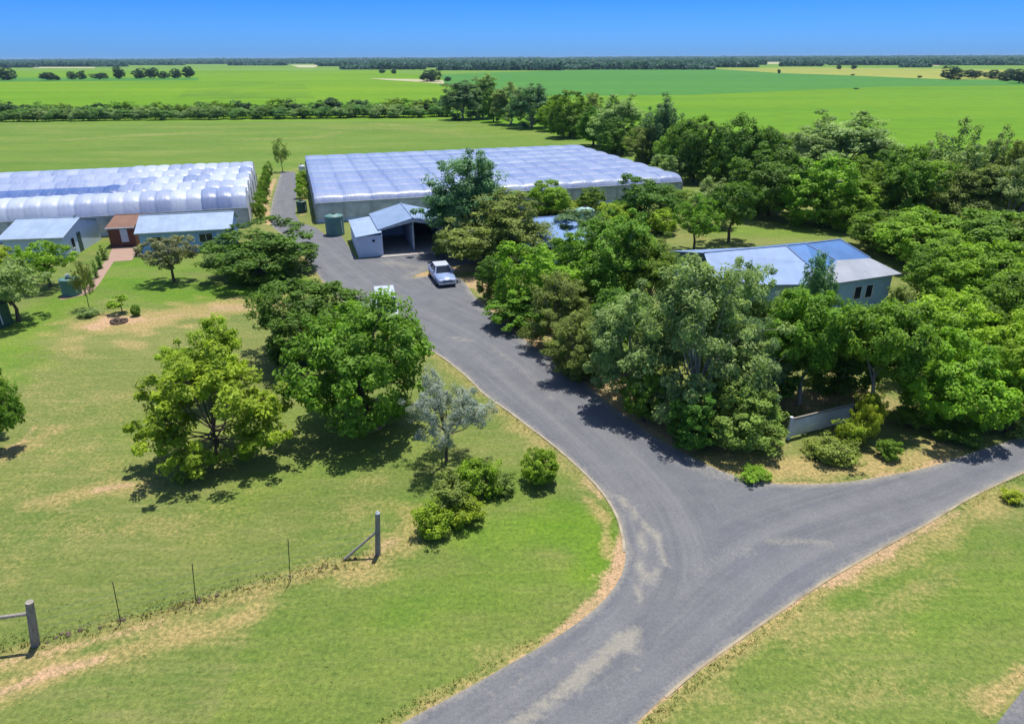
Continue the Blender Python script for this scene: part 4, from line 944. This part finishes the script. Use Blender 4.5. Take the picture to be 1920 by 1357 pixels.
for p, q in ((a_, dd), (j_, kk), (l_, j_), (j_, a_), (a_, b_), (b_, cc), (dd, gg)):
    MB().tube(Vector(p)+Vector((0,0,.02)), Vector(q)+Vector((0,0,.02)), .06, n=6).build('ridge_cap', M['roof_lit'], root)
def inset(p, dx, dy): return Vector((p[0], p[1], 0))+e1*dx+e2*dy
fl, fr = inset(gg, .45, .45), inset(ee, -.5, .35)
ud = (fr-fl).normalized(); L_ = (fr-fl).length; un = Vector((-ud.y, ud.x, 0))
br_ = fr+un*8.5+ud*-1.2; m_ = inset(mm, .3, .5); n_ = inset(nn, .3, .5); bl_ = Vector((*back(l_, 0)[:2], 0))-e2*.5+e1*.3
w_ = MB()
ring = [n_, m_, fl, fr, br_, bl_]
for p, q in zip(ring, ring[1:]+ring[:1]): w_.poly((p.x, p.y, 0), (q.x, q.y, 0), (q.x, q.y, 2.5), (p.x, p.y, 2.5))
w_.build('wall', M['wall'], root)
gw = MB().poly(tuple(Vector(l_)+Vector((.05,0,-.08))), tuple(Vector(nn)+Vector((.05,0,-.03))), (n_.x-.02, n_.y, 2.4), (bl_.x-.02, bl_.y, 2.4), tuple(Vector(back(l_, 2.65)))).build('gable_end', M['dark_green'], root)
hw = empty('tmp', None, None, (0,0,0)); bpy.data.objects.remove(hw)
for k, x0 in enumerate((L_*.42, L_*.60)):
    f = MB(); p = MB()
    def wq(m, x_0, x_1, z0, z1, d0, d1):
        vs = [fl+ud*x-un*d for d in (d1, d0) for x in (x_0, x_1)]
        m.add([(*vs[0][:2], z0), (*vs[1][:2], z0), (*vs[3][:2], z0), (*vs[2][:2], z0), (*vs[0][:2], z1), (*vs[1][:2], z1), (*vs[3][:2], z1), (*vs[2][:2], z1)],
              [(3,2,1,0),(4,5,6,7),(0,1,5,4),(1,2,6,5),(2,3,7,6),(3,0,4,7)])
    wq(f, x0-.06, x0, .9, 2.0, .003, .06); wq(f, x0+.65, x0+.71, .9, 2.0, .003, .06); wq(f, x0, x0+.65, .9, .96, .003, .06); wq(f, x0, x0+.65, 1.94, 2.0, .003, .06)
    fo = f.build('window', M['frame'], root); wq(p, x0, x0+.65, .96, 1.94, .006, .03); p.build('pane', M['glass'], fo)

# ------------------------------------------------------------------ tanks
def water_tank(label, loc, r, h, mat, cone=.25):
    root = empty('water_tank', label, 'water tank', loc, .3)
    prof = [(0, 0), (r, 0)]; n = max(4, int(h/.16))
    for i in range(n): z = h*(i+.5)/n; prof += [(r, z-h/n*.35), (r+.03, z), (r, z+h/n*.35)]
    prof += [(r, h)]
    MB().lathe(prof, 28).build('body', M[mat], root, True)
    MB().lathe([(r+.04, h-.02), (r+.04, h+.03), (r*.55, h+cone*.7), (.22, h+cone), (0, h+cone)], 28).build('lid', M[mat], root, True)
    MB().lathe([(.24, h+cone-.01), (.24, h+cone+.08), (0, h+cone+.09)], 12).build('hatch', M['dark'], root)
    MB().tube((r*.7, -r*.74, h-.3), (r*.75, -r*.8, .3), .04, n=6).build('pipe', M['white'], root)
    return root
t_ = P(630, 444); water_tank('green ribbed water tank standing left of the carport lean-to', (-19.75, 75.9, 0), 1.0, 2.05, 'tank')
water_tank('dark green tank on the lane edge at the corner of the long tunnels', P(567, 398), .62, 1.35, 'tank_dark', .12)
water_tank('white round tank at the far end of the lane by the tunnel corner', P(567, 322), .55, .9, 'white', .3)
water_tank('pale blue-green tank beside the garden path left of the lawn', P(136, 552), .72, 1.35, 'tank', .05)
water_tank('dark green tank cut by the left edge behind the grey-green tree', P(-8, 610), 1.1, 1.7, 'tank_dark', .2)
water_tank('pale teal water tank rising behind the trees in the middle of the grove', P(1095, 432), 1.1, 2.3, 'tank_pale', .35)
# white crates on the tank lid, flower pots, fire pit
r = empty('plant_pot', 'small white pot standing on the pale blue-green tank by the path', 'plant pot', P(136, 552)+Vector((.0, 0, 1.49)))
MB().lathe([(0,0),(.13,0),(.17,.26),(.15,.26),(.12,.2),(0,.2)], 12).build('pot', M['white'], r); MB().lathe([(.121,.205),(0,.21)], 12).build('soil', M['ash'], r)
for x, y, lb in ((258, 476, 'terracotta pot on the brick path by the small brown shed'), (444, 497, 'pale pot at the right end of the cottage garden bed')):
    r = empty('plant_pot', lb, 'plant pot', P(x, y)); MB().lathe([(0,0),(.18,0),(.26,.4),(.22,.4),(.19,.33),(0,.33)], 14).build('pot', M['terracotta' if x < 300 else 'kerb'], r)
    v, f, t = leaves(np.array([[0, 0, .55, .3, 0, 0, 1.]]), 60, .16, seed=x); me = npmesh('pot_leaves', v, f); fattr(me, 'tint', t, 'FACE'); o = link('foliage', me, r, M['foliage']); o.color = (.06, .13, .02, 1)
r = empty('fire_pit', 'dark stone-ringed fire pit on a round bare patch of sandy soil', 'fire pit', P(224, 604)); b = MB(); gg_ = random.Random(4)
for i in range(15):
    t = 2*math.pi*i/15; s = gg_.uniform(.09, .15); b.lathe([(0,0),(s,.02),(s*1.1,s*.9),(s*.6,s*1.6),(0,s*1.75)], 7, (.52*math.cos(t), .52*math.sin(t), 0))
b.build('stone_ring', M['stone'], r); MB().lathe([(.48,.02),(.3,.04),(0,.07)], 16).build('ash_bed', M['ash'], r)
b = MB()
for k in range(5): t = k*1.3; b.tube((.38*math.cos(t), .38*math.sin(t), .06), (-.2*math.cos(t), -.2*math.sin(t), .2), .05, .04, 6)
b.build('logs', M['bark'], r)
r = empty('tree_ring', 'low ring of red-brown bark mulch edging the trunk of the dome-shaped tree', 'garden edging', P(688, 794)); MB().lathe([(1.05,0),(1.05,.1),(.93,.1),(.93,.0)], 28).build('edging', M['brick'], r); MB().lathe([(.93,.03),(0,.06)], 20).build('mulch', M['red_soil'], r)

# ------------------------------------------------------------------ fences
def aim(b, px, py):
    d = CAMROT @ Vector((px-960, -(py-678.5), -FPX)); k = b.y/d.y
    return Vector((d.x*k, b.y, HC+d.z*k))
def post_box(root, name, p, h, w, mat, lean=(0, 0), cap=0):
    b = MB(); n = 10; rr = [w*.52, w*.5, w*.48]
    top = Vector((p.x+lean[0], p.y+lean[1], h)); b.tube((p.x, p.y, -.1), top, w*.55, w*.47, n)
    o = b.build(name, M[mat], root)
    if cap: MB().tube(top, top+Vector((0, 0, cap)), w*.47, w*.1, n).build('cap', M['white'], o)
    return o
root = empty('wire_fence', 'post and wire fence with thin pickets crossing the front lawn', 'fence', (0, 0, 0))
s1, s2 = P(708, 1038), P(66, 1208); pk = [P(544, 1090), P(367, 1130), P(226, 1168)]
q1 = aim(s1, 708, 962); post_box(root, 'strainer_post', s1, q1.z, .20, 'post', (q1.x-s1.x, 0), .12)
q2 = aim(s2, 55, 1128); post_box(root, 'strainer_post', s2, q2.z, .26, 'post', (q2.x-s2.x, 0))
q = P(645, 1050); MB().tube((q.x, q.y, .03), (s1.x+(q1.x-s1.x)*.55-.07, s1.y-.02, q1.z*.55), .055, .05, 8).build('brace', M['post'], root)
for p, tx, ty in zip(pk, (540, 360, 211), (1011, 1056, 1091)):
    qt = aim(p, tx, ty); b = MB(); b.tube((p.x, p.y+.004, -.1), (qt.x, p.y+.004, qt.z), .016, .016, 5)
    o = b.build('star_picket', M['picket'], root)
s0 = P(-330, 1262); post_box(root, 'strainer_post', s0, 1.7, .24, 'post')
MB().tube((s2.x+(q2.x-s2.x)*.75-.1, s2.y-.04, q2.z*.75), (s0.x, s0.y, 1.3), .065, .06, 8).build('rail', M['post'], root)
for z in (.3, .62, .95, 1.28):
    b = MB(); line = [s1, *pk, s2]
    for p, q in zip(line[:-1], line[1:]): b.tube((p.x, p.y, z), (q.x, q.y, z), .004, n=3, cap=False)
    b.build('wire', M['post_metal'], root)
root = empty('paling_fence', 'short grey paling panel with a white end post beside the junction', 'fence', (0, 0, 0))
p0, p1 = P(1477, 823), P(1592, 793); h0 = topz(p0, 1477, 784)
dv = (p1-p0); L = dv.length; dv.normalize(); nv = Vector((-dv.y, dv.x, 0))
post_box(root, 'post', p0, h0+.08, .2, 'white'); post_box(root, 'post', p1, h0, .14, 'post')
def along(b, s0, s1, z0, z1, d0, d1):
    vs = [p0+dv*s+nv*d for d in (d0, d1) for s in (s0, s1)]
    b.add([(*vs[0][:2], z0), (*vs[1][:2], z0), (*vs[3][:2], z0), (*vs[2][:2], z0), (*vs[0][:2], z1), (*vs[1][:2], z1), (*vs[3][:2], z1), (*vs[2][:2], z1)], [(3,2,1,0),(4,5,6,7),(0,1,5,4),(1,2,6,5),(2,3,7,6),(3,0,4,7)])
b = MB(); along(b, .1, L-.07, h0-.14, h0-.02, -.04, .04); b.build('top_rail', M['post'], root)
b = MB(); k = .1
while k < L-.2: along(b, k, k+.125, .12, h0-.15, -.012, .012); k += .135
b.build('paling_panel', M['netting'], root)

# ------------------------------------------------------------------ vehicles
def wheel(root, x, y, r=.32, wd=.2):
    s = 1 if y > 0 else -1
    t = MB()
    prof = [(r*.62, -wd/2), (r*.93, -wd/2), (r, -wd*.36), (r, wd*.36), (r*.93, wd/2), (r*.62, wd/2), (r*.62, -wd/2)]
    m = MB().lathe(prof, 22); o = MB(); o.v = [(x+p[0], y+p[2], r+p[1]) for p in m.v]; o.f = m.f
    wo = o.build('wheel', M['tyre'], root, True)
    m = MB().lathe([(r*.615, -wd*.3), (r*.615, wd*.3), (r*.5, wd*.38), (r*.2, wd*.3), (0, wd*.34)], 18); o = MB(); o.v = [(x+p[0], y+s*p[2], r+p[1]) for p in m.v]; o.f = m.f
    o.build('rim', M['chrome'], wo, True)
def car(name, label, loc, heading, L=4.5, W=1.76, van=False, paint='paint'):
    """local +x is forward, origin on the ground under the middle"""
    root = empty(name, label, 'van' if van else 'car', loc, heading)
    if van: st = [(-.5,.62,1.0,.93),(-.49,.3,1.05,.98),(-.3,.24,1.05,1.),(0,.24,1.05,1.),(.3,.24,1.03,1.),(.42,.28,.98,.97),(.49,.34,.8,.9),(.5,.45,.7,.84)]
    else: st = [(-.5,.48,.78,.84),(-.485,.32,.92,.93),(-.38,.24,.97,.98),(-.2,.22,.95,1.),(.1,.22,.93,1.),(.25,.22,.90,.99),(.40,.25,.82,.96),(.475,.3,.72,.9),(.5,.42,.62,.82)]
    vs = []; n = 10
    for s, zl, zb, k in st:
        h = W/2*k
        vs += [(s*L, y*h, zl+(zb-zl)*z) for y, z in ((-.55,0),(-.93,.06),(-1,.35),(-.985,.72),(-.90,1),(.90,1),(.985,.72),(1,.35),(.93,.06),(.55,0))]
    fs = [(i*n+j, i*n+(j+1) % n, (i+1)*n+(j+1) % n, (i+1)*n+j) for i in range(len(st)-1) for j in range(n)]+[tuple(range(n-1, -1, -1)), tuple((len(st)-1)*n+j for j in range(n))]
    MB().add(vs, fs).build('body', M[paint], root, True)
    if van: lo = [(-.49,1.04),(.40,.98)]; hi = [(-.475,1.92),(.22,1.92)]; kb, kt = .93, .84
    else: lo = [(-.36,.96),(.20,.90)]; hi = [(-.24,1.42),(.085,1.42)]; kb, kt = .89, .70
    q = [(lo[0][0]*L, kb*W/2, lo[0][1]), (lo[1][0]*L, kb*W/2, lo[1][1]), (hi[0][0]*L, kt*W/2, hi[0][1]), (hi[1][0]*L, kt*W/2, hi[1][1])]
    A, B_, C_, D_ = [Vector(v) for v in q]; m = lambda v: Vector((v.x, -v.y, v.z))
    cab = MB(); cab.poly(A, B_, D_, C_); cab.poly(m(B_), m(A), m(C_), m(D_)); cab.poly(B_, m(B_), m(D_), D_); cab.poly(m(A), A, C_, m(C_))
    cab.build('cabin_frame', M[paint], root)
    rf = MB().slab([C_+Vector((-.03,.0,.03)), m(C_)+Vector((-.03,0,.03)), m(D_)+Vector((.03,0,.03)), D_+Vector((.03,0,.03))][::-1], .05); rf.build('roof', M['roof_paint'], root)
    def glass(nm, a, b, c, d, mg=.08, out=.006):
        nn_ = (b-a).cross(d-a).normalized(); ce = (a+b+c+d)/4
        if nn_.dot(ce-Vector((0, 0, .8))) < 0: nn_ = -nn_
        MB().poly(*[ce+(p-ce)*(1-mg*1.4)+nn_*out for p in (a, b, c, d)]).build(nm, M['glass'], root)
    glass('windscreen', B_, m(B_), m(D_), D_)
    if not van: glass('rear_window', m(A), A, C_, m(C_))
    for f_ in (lambda v: v, m):
        for u0, u1 in (((.06,.47),(.53,.94)) if not van else ((.62,.95),)):
            glass('side_window', f_(A.lerp(B_, u0)), f_(A.lerp(B_, u1)), f_(C_.lerp(D_, u1)), f_(C_.lerp(D_, u0)), .07)
    for y in (-1, 1):
        MB().box(L*.478, L*.506, y*W*.30-.17, y*W*.30+.17, .56 if not van else .66, .70 if not van else .84).build('headlight', M['lamp'], root)
        MB().box(lo[1][0]*L-.25, lo[1][0]*L-.1, y*(W/2+.02)-.08, y*(W/2+.02)+.08, 1.0, 1.14).build('mirror', M[paint], root)
    MB().box(L*.485, L*.515, -W*.43, W*.43, .3, .47).build('bumper', M['white' if not van else 'plastic'], root)
    MB().box(L*.49, L*.507, -.42, .42, .52, .62).build('grille', M['plastic'], root)
    for x in (-L*.31, L*.31):
        for y in (-W/2+.11, W/2-.11): wheel(root, x, y)
    return root
fw = Vector((.30, -.955, 0)).normalized()
car('parked_car', 'pale blue car with a white roof parked on the right of the driveway', P(838, 537)-fw*1.9, math.atan2(fw.y, fw.x))
fv = Vector((.22, -.97, 0)).normalized(); p = P(719, 535, 1.95); p.z = 0
car('parked_van', 'white van on the driveway edge, only its roof showing above the dome-shaped tree', p+fv*2.1, math.atan2(fv.y, fv.x), 4.2, 1.75, True, 'white')
# utility box / sign-like bollards near carport
r = empty('bollard', 'short white bollard at the right front corner of the carport', 'bollard', P(815, 478)); MB().lathe([(0,0),(.07,0),(.07,.9),(.05,.96),(0,.97)], 10).build('post', M['white'], r); MB().lathe([(.072,.6),(.072,.75),(.0705,.755)], 10).build('band', M['yellow'], r)

# ------------------------------------------------------------------ grass tufts near the camera, mixed heights
def tufts():
    g = np.random.default_rng(21); n = 110000
    y = 12+(g.random(n)**1.9)*34; x = (g.random(n)*2-1)*(y*.98+9)
    p = np.stack([x, y], 1); k = ~inside(p, ROAD); p = p[k]
    dd = np.min([dist_poly(p, e)[0] for e in (EDGE_L, EDGE_LR, EDGE_UR)], axis=0)
    fl = np.array([[*s1[:2]], [*s2[:2]], [*s0[:2]]]); df = dist_poly(p, fl)[0]
    at = lawn_attr(p)
    ok = (dd > .12) & ((df < .7) | (dd < .5) | (g.random(len(p)) < .02)) & (g.random(len(p)) > np.clip(at['soil']*1.25, 0, 1)); p, dd, df = p[ok], dd[ok], df[ok]
    h = .022+.022*g.random(len(p))**2+.16*np.exp(-(df/.22)**2)*g.random(len(p))+.05*np.exp(-(dd/.35)**2)*g.random(len(p))
    cl = .5+.5*np.sin(p[:, 0]*1.3+2*np.sin(p[:, 1]*.9))*np.sin(p[:, 1]*1.1); h *= .7+.6*cl
    n = len(p); V = []; 
    for b in range(3):
        a = g.uniform(0, 6.283, n); w = .012+.012*g.random(n); ln = g.uniform(.2, .9, n)*h
        ca, sa = np.cos(a), np.sin(a); ox, oy = g.normal(0, .03, n), g.normal(0, .03, n)
        V.append(np.stack([np.stack([p[:, 0]+ox-sa*w, p[:, 1]+oy+ca*w, np.zeros(n)], 1), np.stack([p[:, 0]+ox+sa*w, p[:, 1]+oy-ca*w, np.zeros(n)], 1), np.stack([p[:, 0]+ox+ca*ln, p[:, 1]+oy+sa*ln, h], 1)], 1))
    v = np.concatenate(V).reshape(-1, 3); me = npmesh('grass', v, np.arange(len(v)).reshape(-1, 3))
    for k, val in lawn_attr(v[:, :2]).items(): fattr(me, k, val)
    return tag(link('grass', me, None, M['blade']), 'short mown grass blades over the near lawns', 'grass', None, 'stuff')
tufts()
# leaf litter and clods along the fence line
b = MB(); gl = random.Random(9)
for i in range(110):
    u = gl.random(); q = Vector(s1).lerp(Vector(s2), u); s = gl.uniform(.015, .042)*(1+1.2*(gl.random() < .1)); x, y = q.x+gl.gauss(0, .07), q.y+gl.gauss(.05, .08)
    b.lathe([(s, -.01), (s*1.1, s*.4), (s*.5, s*.9), (0, s)], 6, (x, y, 0))
tag(b.build('debris', M['bark']), 'dark clods and litter along the foot of the wire fence', 'debris', None, 'stuff')

# ------------------------------------------------------------------ air
HAZE = 6.5e-5
if HAZE:
    t = NT('haze'); pv = t.n('VolumePrincipled'); pv.inputs['Color'].default_value = (.50, .76, 1, 1); pv.inputs['Density'].default_value = HAZE; pv.inputs['Anisotropy'].default_value = -.15
    t.l(pv.outputs[0], t.out.inputs['Volume'])
    b = MB().box(-12000, 12000, -200, 11800, -1.5, 40)
    o = b.build('haze', t.m); tag(o, kind='stuff')
